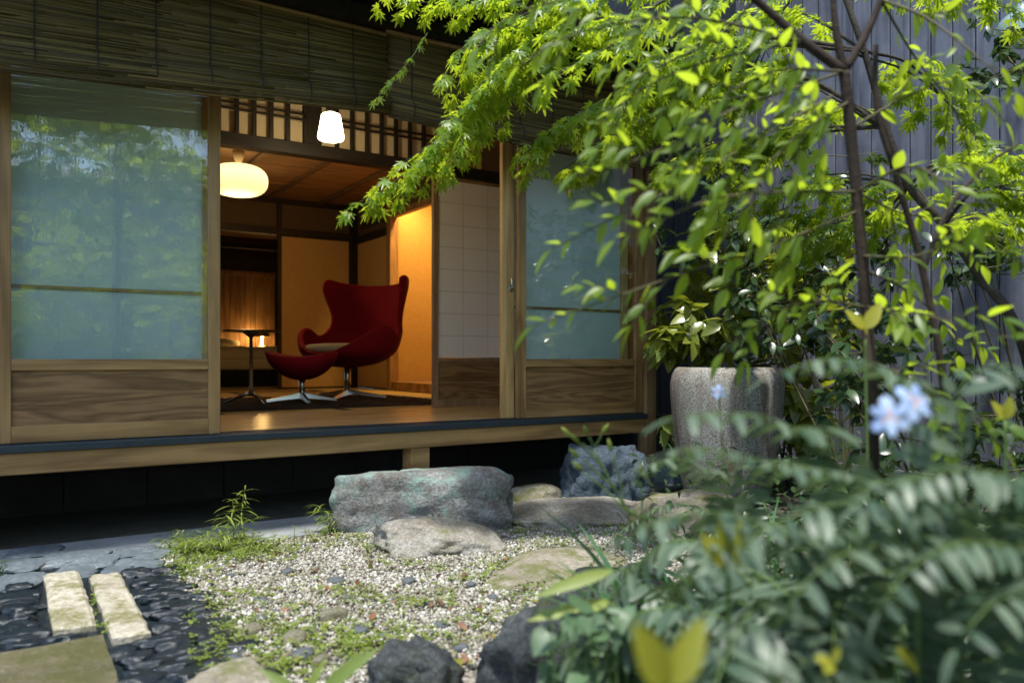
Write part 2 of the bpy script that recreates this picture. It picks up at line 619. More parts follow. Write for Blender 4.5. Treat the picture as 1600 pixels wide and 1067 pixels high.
def rock_verts(size, seed, boxy=0.6, rough=0.12, sub=5, cuts=4, strata=0.0, freq=1.6):
    r = random.Random(seed)
    vs, fs = ICO[sub]
    off = Vector((seed * 3.1, seed * 1.7, seed * 0.9))
    planes = []
    for _ in range(cuts):
        d = Vector((r.uniform(-1, 1), r.uniform(-1, 1), r.uniform(-0.3, 1))).normalized()
        planes.append((d, r.uniform(0.72, 0.95)))
    out = []
    for p in vs:
        e_ = 2.0 / boxy
        q = p / (abs(p.x) ** e_ + abs(p.y) ** e_ + abs(p.z) ** e_) ** (1 / e_)
        for d, k in planes:
            e = q.dot(d) - k
            if e > 0:
                q = q - d * e * 0.85
        n1 = noise.fractal(q * freq + off, 1.0, 2.1, 6, noise_basis='PERLIN_ORIGINAL')
        q = q * (1 + rough * n1)
        if strata:
            q.x += strata * noise.noise(Vector((off.x, q.y * 1.3, q.z * 7)))
            q.y += strata * noise.noise(Vector((q.x * 1.3, off.y, q.z * 7)))
        out.append((q.x * size[0], q.y * size[1], q.z * size[2]))
    return out, fs


def rock(name, mat, loc, size, rz, seed, label, cat='stone', group=None, boxy=0.6, rough=0.12, sub=5, cuts=4, strata=0.0, tilt=(0, 0), freq=1.6):
    vs, fs = rock_verts(size, seed, boxy, rough, sub, cuts, strata, freq)
    me = np_mesh(name, vs, fs, mat, smooth=True)
    o = link_mesh(name, me, None, loc)
    o.rotation_euler = (tilt[0], tilt[1], rz)
    return setp(o, label, cat, group)


M['granite'] = rock_mat('step_granite', (0.06, 0.055, 0.048), (0.22, 0.22, 0.205), (0.46, 0.46, 0.44), (0.24, 0.38, 0.32), 0.555, moss=(0.13, 0.10, 0.075), moss_at=0.60, bump=1.0)
M['paleslate'] = rock_mat('pale_schist', (0.10, 0.085, 0.06), (0.26, 0.235, 0.19), (0.48, 0.47, 0.43), None, moss=(0.16, 0.165, 0.06), moss_at=0.62, bump=0.9)
M['mossrock'] = rock_mat('mossy_stone', (0.10, 0.09, 0.07), (0.24, 0.21, 0.16), (0.40, 0.38, 0.33), None, moss=(0.11, 0.12, 0.03), moss_at=0.53)
M['bluerock'] = rock_mat('blue_schist', (0.02, 0.03, 0.042), (0.055, 0.08, 0.105), (0.15, 0.19, 0.225), None, bump=0.9, rough=0.6)
M['darkrock'] = rock_mat('dark_stone', (0.012, 0.015, 0.017), (0.035, 0.042, 0.045), (0.12, 0.13, 0.125), None, moss=(0.045, 0.055, 0.018), moss_at=0.60, bump=1.0, rough=0.7)
M['cobble'] = rock_mat('dark_cobble', (0.005, 0.008, 0.010), (0.011, 0.017, 0.021), (0.024, 0.034, 0.040), None, rough=0.22, bump=0.25, spec=0.4)
M['graypebble'] = rock_mat('grey_pebble', (0.04, 0.05, 0.055), (0.08, 0.09, 0.095), (0.15, 0.16, 0.16), None, rough=0.55, bump=0.3)
M['slab'] = rock_mat('granite_slab', (0.22, 0.19, 0.13), (0.44, 0.40, 0.31), (0.62, 0.59, 0.50), None, moss=(0.15, 0.145, 0.04), moss_at=0.55, bump=0.8)
M['slabmoss'] = rock_mat('mossy_slab', (0.06, 0.052, 0.03), (0.12, 0.105, 0.06), (0.2, 0.18, 0.11), None, moss=(0.075, 0.075, 0.02), moss_at=0.50, bump=0.8)
M['flag'] = rock_mat('blue_flagstone', (0.045, 0.058, 0.068), (0.10, 0.122, 0.135), (0.22, 0.25, 0.26), None, bump=0.3, rough=0.6)

# step stone, the flat stone before it, and the others round the gravel
rock('step_stone', M['granite'], (1.66, 3.37, 0.105), (0.415, 0.185, 0.195), math.radians(-25), 11, 'big grey granite step stone with pale green lichen under the open doors', boxy=0.36, rough=0.07, cuts=5, freq=2.8)
rock('flat_stone', M['paleslate'], (1.53, 2.95, 0.035), (0.275, 0.165, 0.095), math.radians(-14), 23, 'low pale layered stone lying on gravel before the step stone', boxy=0.5, rough=0.10, cuts=9, strata=0.035, tilt=(0.07, 0.03), freq=2.6)
rock('flat_stone', M['mossrock'], PG(860, 895) + Vector((0, 0, -0.01)), (0.33, 0.20, 0.07), math.radians(10), 31, 'flat brownish mossy stone sunk into the gravel by the ferns', boxy=0.7, rough=0.12)
rock('flat_stone', M['paleslate'], PG(905, 815) + Vector((0.05, 0, 0.02)), (0.40, 0.22, 0.08), math.radians(-25), 37, 'pale bare stone with mossy right end beside the blue boulder', boxy=0.6, rough=0.12)
rock('rounded_stone', M['mossrock'], PG(1075, 840) + Vector((0, 0, 0.06)), (0.30, 0.22, 0.15), math.radians(20), 41, 'tan rounded stone at the foot of the big pot', boxy=0.75, rough=0.10)
rock('boulder', M['bluerock'], (2.92, 3.60, 0.06), (0.26, 0.22, 0.26), math.radians(-20), 43, 'rugged blue grey boulder under the house corner', boxy=0.6, rough=0.13, cuts=11, strata=0.05, freq=3.0)
rock('footing_stone', M['mossrock'], PG(835, 782) + Vector((0, 0, 0.02)), (0.16, 0.12, 0.07), 0.2, 47, 'small grey stone in shade between step stone and blue boulder', boxy=0.7, rough=0.10, sub=4)
rock('boulder', M['darkrock'], PG(645, 1082) + Vector((0.02, -0.02, 0.01)), (0.125, 0.105, 0.105), 0.3, 53, 'dark squat rock at the bottom edge in front of the gravel', boxy=0.5, rough=0.2, cuts=9, freq=2.4)
rock('boulder', M['darkrock'], PG(865, 1090) + Vector((0.02, -0.02, 0.06)), (0.20, 0.16, 0.19), -0.3, 59, 'dark mossy rock rising behind the heart shaped leaves', boxy=0.55, rough=0.2, cuts=9, freq=2.4)
rock('boulder', M['darkrock'], PG(945, 955) + Vector((0.04, 0, 0.02)), (0.23, 0.17, 0.12), 0.5, 61, 'speckled dark rock right of the gravel under the lily buds', boxy=0.7, rough=0.12)
rock('flat_stone', M['mossrock'], PG(345, 1075) + Vector((0, 0, -0.01)), (0.16, 0.11, 0.05), 0.1, 67, 'brown flat stone at the bottom edge beside the cobbles', boxy=0.6, rough=0.1)

# small stones lying in the gravel
dark_meshes = []
for k in range(5):
    vs, fs = rock_verts((1, 0.75, 0.5), 70 + k, 0.85, 0.12, 3, 3)
    dark_meshes.append(np_mesh('pebble', vs, fs, M['graypebble'], smooth=True))
brown_meshes = []
for k in range(3):
    vs, fs = rock_verts((1, 0.75, 0.45), 80 + k, 0.8, 0.12, 3, 3)
    brown_meshes.append(np_mesh('pebble', vs, fs, M['mossrock'], smooth=True))
for k, (px, py, s, br) in enumerate([(408, 947, 14, 0), (395, 993, 20, 1), (460, 1008, 24, 1), (450, 900, 12, 0), (520, 972, 26, 1), (525, 915, 15, 0), (640, 915, 13, 0), (405, 975, 12, 0),
                                     (470, 1035, 22, 0), (560, 995, 16, 0), (365, 1040, 16, 0), (430, 965, 12, 0), (735, 920, 10, 0), (690, 985, 13, 0), (600, 1000, 10, 0), (770, 940, 10, 0),
                                     (500, 1040, 18, 1), (540, 940, 9, 0), (660, 950, 9, 0), (360, 905, 8, 0), (720, 1020, 13, 0)]):
    p = PG(px, py)
    d = (p - EYE).dot(FWD)
    r = s * d / FP
    me = (brown_meshes if br else dark_meshes)[k % 3]
    m = Matrix.Translation(p + Vector((0, 0, 0.010 + 0.22 * r))) @ Matrix.Rotation(rnd.uniform(0, 6.28), 4, 'Z') @ Matrix.Scale(r, 4)
    o = piece('pebble', me, None, m)
    if br:
        setp(o, {395: 'brown stone half sunk in the gravel, closest of four to the cobbles', 460: 'brown stone half sunk in the gravel, middle one of four', 520: 'brown stone half sunk in the gravel, farthest of four from the cobbles', 500: 'brown stone half sunk in the gravel, nearest of four to the bottom edge'}[px], 'stone', 'brown stones in the gravel')
    else:
        setp(o, 'small dark smooth pebble among the pale gravel', 'stone', 'dark pebbles in the gravel')

# ------------------------------------------------------------------ cobbled path with granite slabs
path = thing('cobble_path', (0.1, 2.4, 0), kind='structure')
MB().prism([(-1.2, 1.0), (0.50, 1.0), (0.50, 3.42), (-1.2, 3.5)], -0.05, 0.008).build('mortar_bed', M['cobble'], path)
SLABS = [((0.112, 0.222, 2.585, 3.27), 'slab'), ((0.246, 0.345, 2.425, 3.165), 'slab'), ((-0.75, 0.228, 1.3, 2.475), 'slabmoss')]
for (x0, x1, y0, y1), mk in SLABS:
    mb = MB()
    nx, ny = 10, 44
    g = lambda x, y: 0.034 + 0.005 * noise.noise(Vector((x * 30, y * 30, 1))) + 0.004 * noise.noise(Vector((x * 9, y * 9, 5)))
    vs, fs = [], []
    for j in range(ny + 1):
        for i in range(nx + 1):
            x = x0 + (x1 - x0) * i / nx
            y = y0 + (y1 - y0) * j / ny
            e = min(i, nx - i, j, ny - j)
            w = 0.004 * noise.noise(Vector((x * 14, y * 14, 9)))
            vs.append((x + (w if i in (0, nx) else 0), y + (w if j in (0, ny) else 0), g(x, y) - (0.008 if e == 0 else 0)))
    N = len(vs)
    for j in range(ny):
        for i in range(nx):
            a = j * (nx + 1) + i
            fs.append((a, a + 1, a + nx + 2, a + nx + 1))
    rim = [i for i in range(nx + 1)] + [j * (nx + 1) + nx for j in range(1, ny + 1)] + [ny * (nx + 1) + i for i in range(nx - 1, -1, -1)] + [j * (nx + 1) for j in range(ny - 1, 0, -1)]
    for i in rim:
        vs.append((vs[i][0], vs[i][1], 0.0))
    for k in range(len(rim)):
        k2 = (k + 1) % len(rim)
        fs.append((N + k, N + k2, rim[k2], rim[k]))
    mb.add(vs, fs)
    mb.build('slab', M[mk], path, smooth=False, label='mossy granite slab set among the dark cobbles')

cob = []
for k in range(6):
    vs, fs = rock_verts((1, 0.85, 0.8), 90 + k, 0.42, 0.26, 3, 7, 0.0, 2.4)
    cob.append(np_mesh('cobble', vs, fs, M['cobble'], smooth=True))
cand = []
y = 1.72
row = 0
while y < 3.20:
    x = -0.12 + (row % 2) * 0.03
    while x < 0.485:
        w = rnd.uniform(0.06, 0.125)
        cx, cy = x + w / 2, y + rnd.uniform(-0.006, 0.006)
        if not any(x0 - w * 0.30 < cx < x1 + w * 0.30 and y0 - 0.02 < cy < y1 + 0.02 for (x0, x1, y0, y1), _ in SLABS):
            cand.append((cx, cy, w))
        x += w * 0.98
    y += 0.048
    row += 1
for cx, cy, w in cand[-300:]:
    m = Matrix.Translation((cx, cy, 0.014 + rnd.uniform(-0.004, 0.006))) @ Matrix.Rotation(rnd.uniform(-0.25, 0.25), 4, 'Z') @ Matrix.Rotation(rnd.uniform(-0.35, 0.35), 4, 'X') @ Matrix.Diagonal((w * 0.55, 0.033 * rnd.uniform(0.85, 1.2), 0.017, 1))
    piece('cobble', rnd.choice(cob), path, m)
# flat bedded stones between the apron and the cobbles
for (px0, px1, py0, py1, s) in [(-30, 60, 882, 900, 1), (10, 66, 902, 925, 2), (70, 160, 868, 888, 3), (150, 182, 874, 892, 4), (95, 150, 889, 905, 5), (185, 232, 880, 892, 6), (205, 252, 884, 900, 7), (160, 200, 893, 905, 8), (-20, 20, 908, 935, 9), (180, 245, 861, 876, 10), (20, 90, 860, 876, 11), (215, 262, 866, 880, 12)]:
    a, b = PG(px0, (py0 + py1) / 2), PG(px1, (py0 + py1) / 2)
    n_, f_ = PG((px0 + px1) / 2, py1), PG((px0 + px1) / 2, py0)
    c = (a + b) / 2
    vs, fs = rock_verts(((b - a).length * 0.52, (f_ - n_).length * 0.54, 0.011), 120 + s, 0.42, 0.16, 4, 2)
    me = np_mesh('flagstone', vs, fs, M['flag'], smooth=True)
    piece('flagstone', me, path, Matrix.Translation((c.x, c.y, 0.014)) @ Matrix.Rotation(-0.35, 4, 'Z'))

# ------------------------------------------------------------------ the house
house = thing('wooden_house', (1.7, 4.4, 0), 'low wooden house with raised floor, deep eaves and a lit room', 'house')
HX0, HX1 = -0.95, 3.46
BY = 9.2                                     # back of the front room
box('sill_beam', M['beam'], house, HX0, HX1 - 0.002, 3.79, 3.95, 0.325, 0.415, 0.006)
tr = box('threshold_track', M['track'], house, HX0, HX1 - 0.004, 3.775, 3.955, 0.416, 0.447, 0.003)
for yy in (3.805, 3.865, 3.925):
    box('rail_ridge', M['track'], tr, HX0, HX1 - 0.01, yy, yy + 0.008, 0.4475, 0.4505)
# corner post, floor posts and footing
box('corner_post', M['post'], house, 3.46, 3.545, 3.79, 3.88, 0.155, 2.75, 0.005)
box('post_foot', M['redbase'], house, 3.462, 3.543, 3.792, 3.878, 0.06, 0.154)
box('jamb_board', M['door_v'], house, 3.445, 3.4595, 3.82, 3.95, 0.448, 2.22, 0.002)
for px in (1.86, -0.3):
    box('floor_post', M['beam'], house, px - 0.055, px + 0.055, 3.80, 3.91, 0.0, 0.3245, 0.004)
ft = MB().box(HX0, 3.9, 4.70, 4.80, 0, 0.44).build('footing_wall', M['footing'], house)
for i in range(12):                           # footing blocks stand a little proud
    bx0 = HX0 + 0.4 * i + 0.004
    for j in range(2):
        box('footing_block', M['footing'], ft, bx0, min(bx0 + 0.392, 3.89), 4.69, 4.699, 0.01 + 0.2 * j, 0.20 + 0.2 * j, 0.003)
# veranda boards and room floor
for k in range(9):
    y0 = 3.957 + k * 0.1222
    box('floor_board', M['floor'], house, HX0, 3.62, y0, y0 + 0.1205, FZ - 0.03, FZ + rnd.uniform(-0.0006, 0.0006), 0.0015)
box('room_sill', M['floor'], house, HX0, 3.62, 5.058, 5.165, FZ - 0.03, FZ + 0.002, 0.002)
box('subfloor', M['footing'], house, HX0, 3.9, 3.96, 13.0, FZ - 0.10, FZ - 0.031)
xs = [0.30, 1.14, 1.98, 2.82, 3.62]
mats_plan = []
for i in range(4):
    for j in range(2):
        mats_plan.append((xs[i], xs[i + 1], 5.17 + j * 1.7, 5.17 + (j + 1) * 1.7))
mats_plan += [(0.30, 1.98, 8.57, 9.2), (1.98, 3.62, 8.57, 9.2), (1.9, 3.62, 9.2, 10.05), (1.9, 3.62, 10.05, 10.9), (1.9, 3.62, 10.9, 12.4)]
for x0, x1, y0, y1 in mats_plan:
    m_ = box('tatami_mat', M['tatami'], house, x0 + 0.001, x1 - 0.001, y0 + 0.001, y1 - 0.001, FZ - 0.03, FZ, 0.002)
    if y1 - y0 > x1 - x0:
        box('mat_border', M['mat_edge'], m_, x0 + 0.002, x0 + 0.03, y0 + 0.002, y1 - 0.002, FZ, FZ + 0.002)
        box('mat_border', M['mat_edge'], m_, x1 - 0.03, x1 - 0.002, y0 + 0.002, y1 - 0.002, FZ, FZ + 0.002)
    else:
        box('mat_border', M['mat_edge'], m_, x0 + 0.002, x1 - 0.002, y0 + 0.002, y0 + 0.03, FZ, FZ + 0.002)
        box('mat_border', M['mat_edge'], m_, x0 + 0.002, x1 - 0.002, y1 - 0.03, y1 - 0.002, FZ, FZ + 0.002)
# upper lintel of the front, its wall above and eave
box('front_lintel', M['post'], house, HX0, 3.459, 3.80, 3.94, 2.225, 2.345, 0.004)
box('front_upper_wall', M['plaster'], house, HX0, 3.459, 3.84, 3.90, 2.346, 2.95)
box('side_wall', M['darkboard'], house, HX0 - 0.08, HX0 - 0.001, 3.8, 13.0, 0, 2.95)
box('left_front_wall', M['post'], house, HX0, -0.095, 3.82, 3.90, 0.452, 2.224)
box('veranda_back_wall', M['plaster'], house, HX0, 0.119, 5.06, 5.14, FZ, 2.95)
box('veranda_end_wall', M['plaster'], house, 3.63, 3.70, 3.95, 5.06, FZ, 2.95)
box('veranda_ceiling', M['ceil'], house, HX0, 3.70, 3.91, 5.07, 2.62, 2.66)
# inner lintel with lattice transom, on the line of the paper screens
IY = 5.10
box('inner_lintel', M['dark_h'], house, 0.2, 3.62, IY - 0.045, IY + 0.05, 2.125, 2.205, 0.003)
box('transom_head', M['dark_h'], house, 0.2, 3.62, IY - 0.04, IY + 0.045, 2.50, 2.555, 0.003)
box('transom_upper_wall', M['plaster'], house, 0.2, 3.62, IY - 0.02, IY + 0.025, 2.556, 2.95)
box('transom_post', M['dark_v'], house, 1.648, 1.755, IY - 0.043, IY + 0.043, 2.206, 2.499, 0.002)
box('room_post', M['dark_v'], house, 3.52, 3.62, IY - 0.05, IY + 0.05, FZ, 2.124, 0.003)
for seg0, seg1 in ((1.0, 1.645), (1.758, 2.62)):
    n = round((seg1 - seg0) / 0.109)
    w = (seg1 - seg0) / n
    for i in range(n):
        bx = seg0 + i * w
        if i:
            box('transom_bar', M['dark_v'], house, bx - 0.012, bx + 0.012, IY - 0.03, IY - 0.005, 2.2065, 2.4985, 0.0015)
        for z0, z1 in ((2.207, 2.355), (2.358, 2.392), (2.395, 2.498)):
            box('transom_pane', M['ranma'], house, bx + 0.004, bx + w - 0.004, IY + 0.012, IY + 0.016, z0, z1)
    for zz in (2.348, 2.384):
        box('transom_bar', M['dark_h'], house, seg0, seg1, IY - 0.034, IY - 0.031, zz, zz + 0.016)
# front room: ceiling of boards on battens
CZ = 2.66
for i in range(10):
    y0 = 5.17 + i * 0.403
    box('ceiling_board', M['ceil'], house, 0.2, 3.63, y0, y0 + 0.400, CZ + (0.004 if i % 2 else 0), CZ + 0.02)
for bx in (0.75, 1.35, 1.95, 2.55, 3.15):
    box('ceiling_batten', M['batten'], house, bx - 0.02, bx + 0.02, 5.16, BY - 0.06, CZ - 0.028, CZ - 0.001, 0.002)
box('room_left_wall', M['plaster'], house, 0.12, 0.199, 5.06, BY + 0.1, FZ, 2.95)
# back wall: posts, lintel, plaster above
box('back_lintel', M['dark_h'], house, 0.2, 3.63, BY - 0.05, BY + 0.05, 2.235, 2.315, 0.003)
box('back_upper_lintel', M['dark_h'], house, 0.2, 3.63, BY - 0.045, BY + 0.05, 2.60, 2.659, 0.003)
box('back_upper_panel', M['plaster'], house, 0.2, 3.53, BY - 0.015, BY + 0.03, 2.316, 2.599)
box('back_post', M['dark_v'], house, 3.535, 3.63, BY - 0.055, BY + 0.055, FZ, 2.599, 0.003)
box('back_post', M['dark_v'], house, 2.645, 2.69, BY - 0.052, BY + 0.052, 2.3155, 2.5985, 0.003)
box('back_post', M['dark_v'], house, 2.655, 2.688, BY - 0.034, BY + 0.0, FZ, 2.2345, 0.003)
# right side: fusuma bay, alcove post, alcove
RX = 3.63
box('right_lintel', M['dark_h'], house, RX - 0.04, RX + 0.05, 8.19, BY - 0.056, 2.205, 2.275, 0.003)
vp = box('right_upper_panel', M['plaster'], house, RX - 0.005, RX + 0.03, 8.19, BY - 0.056, 2.276, 2.655)
for k in range(3):
    box('vent_slat', M['dark_h'], vp, RX - 0.014, RX - 0.006, 8.25, 9.05, 2.36 + k * 0.03, 2.372 + k * 0.03)
box('alcove_post', M['shoji'], house, RX - 0.05, RX + 0.055, 8.08, 8.189, FZ, 2.655, 0.012)
box('alcove_lintel', M['shoji'], house, RX - 0.03, RX + 0.03, 6.25, 8.079, 2.36, 2.43, 0.003)
box('alcove_upper_wall', M['plaster'], house, RX - 0.01, RX + 0.02, 6.25, 8.079, 2.431, 2.655)
box('alcove_floor', M['beam'], house, RX - 0.035, 4.48, 6.25, 8.079, FZ - 0.03, FZ + 0.10, 0.004)
box('alcove_back_wall', M['toko'], house, 4.481, 4.56, 6.15, 8.3, FZ, 2.75)
box('alcove_far_wall', M['toko'], house, RX + 0.056, 4.48, 8.10, 8.18, FZ + 0.10, 2.75)
box('alcove_near_wall', M['toko'], house, RX - 0.01, 4.48, 6.15, 6.249, FZ, 2.75)
box('alcove_ceiling', M['ceil'], house, RX + 0.031, 4.48, 6.25, 8.099, 2.60, 2.64)
box('right_front_wall', M['plaster'], house, RX, RX + 0.06, 5.07, 6.149, FZ, 2.95)
box('right_back_wall', M['plaster'], house, RX + 0.056, RX + 0.12, 8.19, 13.0, FZ, 2.95)
# back room
box('bedroom_back_wall', M['plaster'], house, 0.2, 3.68, 12.45, 12.55, FZ, 2.95)
box('bedroom_left_wall', M['plaster'], house, 1.8, 1.88, BY + 0.10, 12.449, FZ, 2.95)
box('bedroom_ceiling', M['ceil'], house, 0.2, 3.68, BY + 0.051, 12.449, 2.66, 2.70)
box('bedroom_inner_lintel', M['dark_h'], house, 1.9, 3.68, 11.0, 11.08, 2.30, 2.36, 0.003)

# roof: deck, eave boards, rafters, tiles and gutter
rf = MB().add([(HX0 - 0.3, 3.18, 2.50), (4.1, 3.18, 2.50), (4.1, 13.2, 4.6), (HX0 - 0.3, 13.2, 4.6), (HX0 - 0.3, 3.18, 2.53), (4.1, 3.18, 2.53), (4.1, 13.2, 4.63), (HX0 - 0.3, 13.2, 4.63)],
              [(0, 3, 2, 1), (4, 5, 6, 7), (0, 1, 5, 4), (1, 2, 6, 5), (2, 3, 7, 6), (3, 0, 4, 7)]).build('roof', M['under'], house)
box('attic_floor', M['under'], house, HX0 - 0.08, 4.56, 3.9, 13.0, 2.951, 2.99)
slope = 2.1 / 10.02
for i in range(16):
    rx = HX0 + 0.05 + i * 0.30
    y0, y1 = 3.20, 3.88
    z0, z1 = 2.499 + (y0 - 3.18) * slope, 2.499 + (y1 - 3.18) * slope
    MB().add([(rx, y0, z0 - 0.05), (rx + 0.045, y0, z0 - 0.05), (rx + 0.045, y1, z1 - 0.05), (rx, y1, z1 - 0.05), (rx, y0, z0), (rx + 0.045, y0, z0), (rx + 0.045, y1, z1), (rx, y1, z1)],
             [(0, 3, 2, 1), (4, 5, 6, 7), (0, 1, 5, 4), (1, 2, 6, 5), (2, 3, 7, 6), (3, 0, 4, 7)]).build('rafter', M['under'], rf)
tile_v, tile_f = [], []
for i in range(9):
    a = math.pi * i / 8
    for yy, lift in ((0.0, 0.012), (0.26, 0.0)):
        tile_v.append((0.115 * (1 - 2 * i / 8), yy, 0.028 * math.sin(a * 2) + lift + 0.02))
for i in range(8):
    tile_f.append((2 * i, 2 * i + 1, 2 * i + 3, 2 * i + 2))
tile_me = np_mesh('roof_tile', tile_v, tile_f, M['roof'], smooth=True)
for r_ in range(3):
    for i in range(21):
        p = Vector((HX0 - 0.2 + i * 0.225, 3.10 + r_ * 0.24, 2.535 + (r_ * 0.24 - 0.08) * slope))
        o = piece('roof_tile', tile_me, rf, Matrix.Translation(p) @ Matrix.Rotation(math.atan(slope), 4, 'X'))
        sd = o.modifiers.new('thick', 'SOLIDIFY')
        sd.thickness = 0.016
gm = MB()
prof = [(math.cos(math.pi + math.pi * k / 8) * 0.055, math.sin(math.pi + math.pi * k / 8) * 0.055) for k in range(9)]
vs, fs = [], []
for xx in (HX0 - 0.35, 4.15):
    for (a, b) in prof:
        vs.append((xx, 3.06 + a, 2.50 + b))
for k in range(8):
    fs.append((k, k + 1, 9 + k + 1, 9 + k))
gt = gm.add(vs, fs).build('gutter', M['gutter'], rf, smooth=True)
sd = gt.modifiers.new('thick', 'SOLIDIFY')
sd.thickness = 0.004

# ------------------------------------------------------------------ sliding doors of the front
DZ0, DZ1 = 0.452, 2.222


def glass_door(x0, x1, y, label, pane, stile_mat='door_v', stile=0.05, muntin=False, group=None):
    d = thing('glass_sliding_door', ((x0 + x1) / 2, y, DZ0), label, 'sliding door', group)
    a, b = y - 0.0175, y + 0.0175
    box('stile', M[stile_mat], d, x0, x0 + stile, a, b, DZ0, DZ1, 0.003)
    box('stile', M[stile_mat], d, x1 - stile, x1, a, b, DZ0, DZ1, 0.003)
    i0, i1 = x0 + stile, x1 - stile
    box('bottom_rail', M['door'], d, i0, i1, a + 0.001, b - 0.001, DZ0, 0.522, 0.003)
    box('middle_rail', M['door'], d, i0, i1, a + 0.0005, b - 0.0005, 0.750, 0.797, 0.003)
    box('top_rail', M['door'], d, i0, i1, a + 0.001, b - 0.001, DZ1 - 0.05, DZ1, 0.003)
    box('kick_panel', M['panel'], d, i0 - 0.004, i1 + 0.004, y - 0.004, y + 0.004, 0.516, 0.756)
    p = box('pane', M[pane], d, i0 - 0.004, i1 + 0.004, y - 0.0025, y + 0.0025, 0.793, DZ1 - 0.046)
    if muntin:
        box('muntin', M['door'], d, i0, i1, y - 0.010, y + 0.008, 1.095, 1.110, 0.001)
    return d


glass_door(-0.035, 0.838, 3.832, 'left glass sliding door with wooden kick panel reflecting the garden', 'glass', stile=0.052)
glass_door(-0.075, 0.800, 3.895, 'inner sliding door with pale panes slid behind the left glass door', 'frost', 'door_pale', stile=0.03, muntin=True)
dr = glass_door(2.492, 3.444, 3.832, 'right glass sliding door beside the corner post', 'glass', stile=0.056)
lt = thing('lever_latch', (2.477, 3.806, 1.22), 'small silver lever latch on the pale stile by the opening', 'latch')
lt.location = (2.475, 3.86, 1.22)
ORG[lt.name] = Vector(lt.location)
d3 = glass_door(2.452, 3.38, 3.895, 'inner sliding door with pale edge slid behind the right glass door', 'frost', 'door_pale', stile=0.055, muntin=True)
MB().box(2.466, 2.488, 3.8715, 3.8775, 1.19, 1.235).build('latch_plate', M['alu'], lt, bevel=0.002)
MB().tube([(2.477, 3.870, 1.205), (2.479, 3.856, 1.215), (2.466, 3.850, 1.265)], [0.006, 0.006, 0.004], 8).build('lever', M['alu'], lt, smooth=True)
box('meeting_stile', M['door_pale'], d3, 2.425, 2.4515, 3.880, 3.912, DZ0, DZ1, 0.002)

# paper screen on the inner line
sh = thing('paper_screen', (3.05, IY, FZ), 'paper shoji screen with wooden lower panel behind the veranda', 'paper screen')
sx0, sx1 = 2.592, 3.515
box('stile', M['shoji'], sh, sx0, sx0 + 0.038, IY - 0.018, IY + 0.018, FZ + 0.004, 2.122, 0.002)
box('stile', M['shoji'], sh, sx1 - 0.038, sx1, IY - 0.018, IY + 0.018, FZ + 0.004, 2.122, 0.002)
box('bottom_rail', M['shoji'], sh, sx0 + 0.038, sx1 - 0.038, IY - 0.017, IY + 0.017, FZ + 0.004, 0.50, 0.002)
box('middle_rail', M['shoji'], sh, sx0 + 0.038, sx1 - 0.038, IY - 0.017, IY + 0.017, 0.775, 0.803, 0.002)
box('top_rail', M['shoji'], sh, sx0 + 0.038, sx1 - 0.038, IY - 0.017, IY + 0.017, 2.10, 2.121, 0.002)
box('kick_panel', M['panel'], sh, sx0 + 0.036, sx1 - 0.036, IY - 0.008, IY + 0.006, 0.498, 0.777)
pw = (sx1 - sx0 - 0.076) / 4
ph = (2.099 - 0.804) / 8
t = NT('lattice_wood')
M['lattice'] = t.set((0.60, 0.60, 0.61), 0.7)
for i in range(4):
    for j in range(8):
        x = sx0 + 0.038 + i * pw
        z = 0.804 + j * ph
        box('pane', M['paper'], sh, x + 0.0023, x + pw - 0.0023, IY - 0.006, IY - 0.004, z + 0.0023, z + ph - 0.0023)
for i in range(1, 4):
    x = sx0 + 0.038 + i * pw
    box('lattice_bar', M['lattice'], sh, x - 0.005, x + 0.005, IY - 0.003, IY + 0.010, 0.8035, 2.0995)
for j in range(1, 8):
    z = 0.804 + j * ph
    box('lattice_bar', M['lattice'], sh, sx0 + 0.0385, sx1 - 0.0385, IY - 0.0028, IY + 0.009, z - 0.005, z + 0.005)

# papered sliding panels of the room
for (x0, x1, lab, yy) in ((2.69, 3.534, 'ochre papered sliding panel on the back wall behind the armchair', BY - 0.012), ):
    f_ = thing('papered_sliding_panel', ((x0 + x1) / 2, yy, FZ), lab, 'sliding panel')
    box('paper_face', M['fusuma'], f_, x0 + 0.012, x1 - 0.012, yy - 0.012, yy + 0.01, FZ + 0.02, 2.222)
    fr_ = MB().box(x0, x0 + 0.012, yy - 0.015, yy + 0.012, FZ + 0.003, 2.234).box(x1 - 0.012, x1, yy - 0.015, yy + 0.012, FZ + 0.003, 2.234)
    fr_.box(x0 + 0.0121, x1 - 0.0121, yy - 0.0148, yy + 0.012, FZ + 0.003, FZ + 0.0199).box(x0 + 0.0121, x1 - 0.0121, yy - 0.0148, yy + 0.012, 2.2221, 2.234)
    fr_.build('frame', M['dark_v'], f_)
f_ = thing('papered_sliding_panel', (RX, 8.66, FZ), 'shaded papered sliding panel between the room corner and the alcove post', 'sliding panel')
box('paper_face', M['fusuma'], f_, RX - 0.012, RX + 0.01, 8.205, 9.128, FZ + 0.02, 2.19)
MB().box(RX - 0.015, RX + 0.012, 8.191, 8.2045, FZ + 0.003, 2.204).box(RX - 0.015, RX + 0.012, 9.1285, 9.142, FZ + 0.003, 2.204).box(RX - 0.0148, RX + 0.012, 8.2046, 9.1284, FZ + 0.003, FZ + 0.0199).box(RX - 0.0148, RX + 0.012, 8.2046, 9.1284, 2.1901, 2.204).build('frame', M['dark_v'], f_)

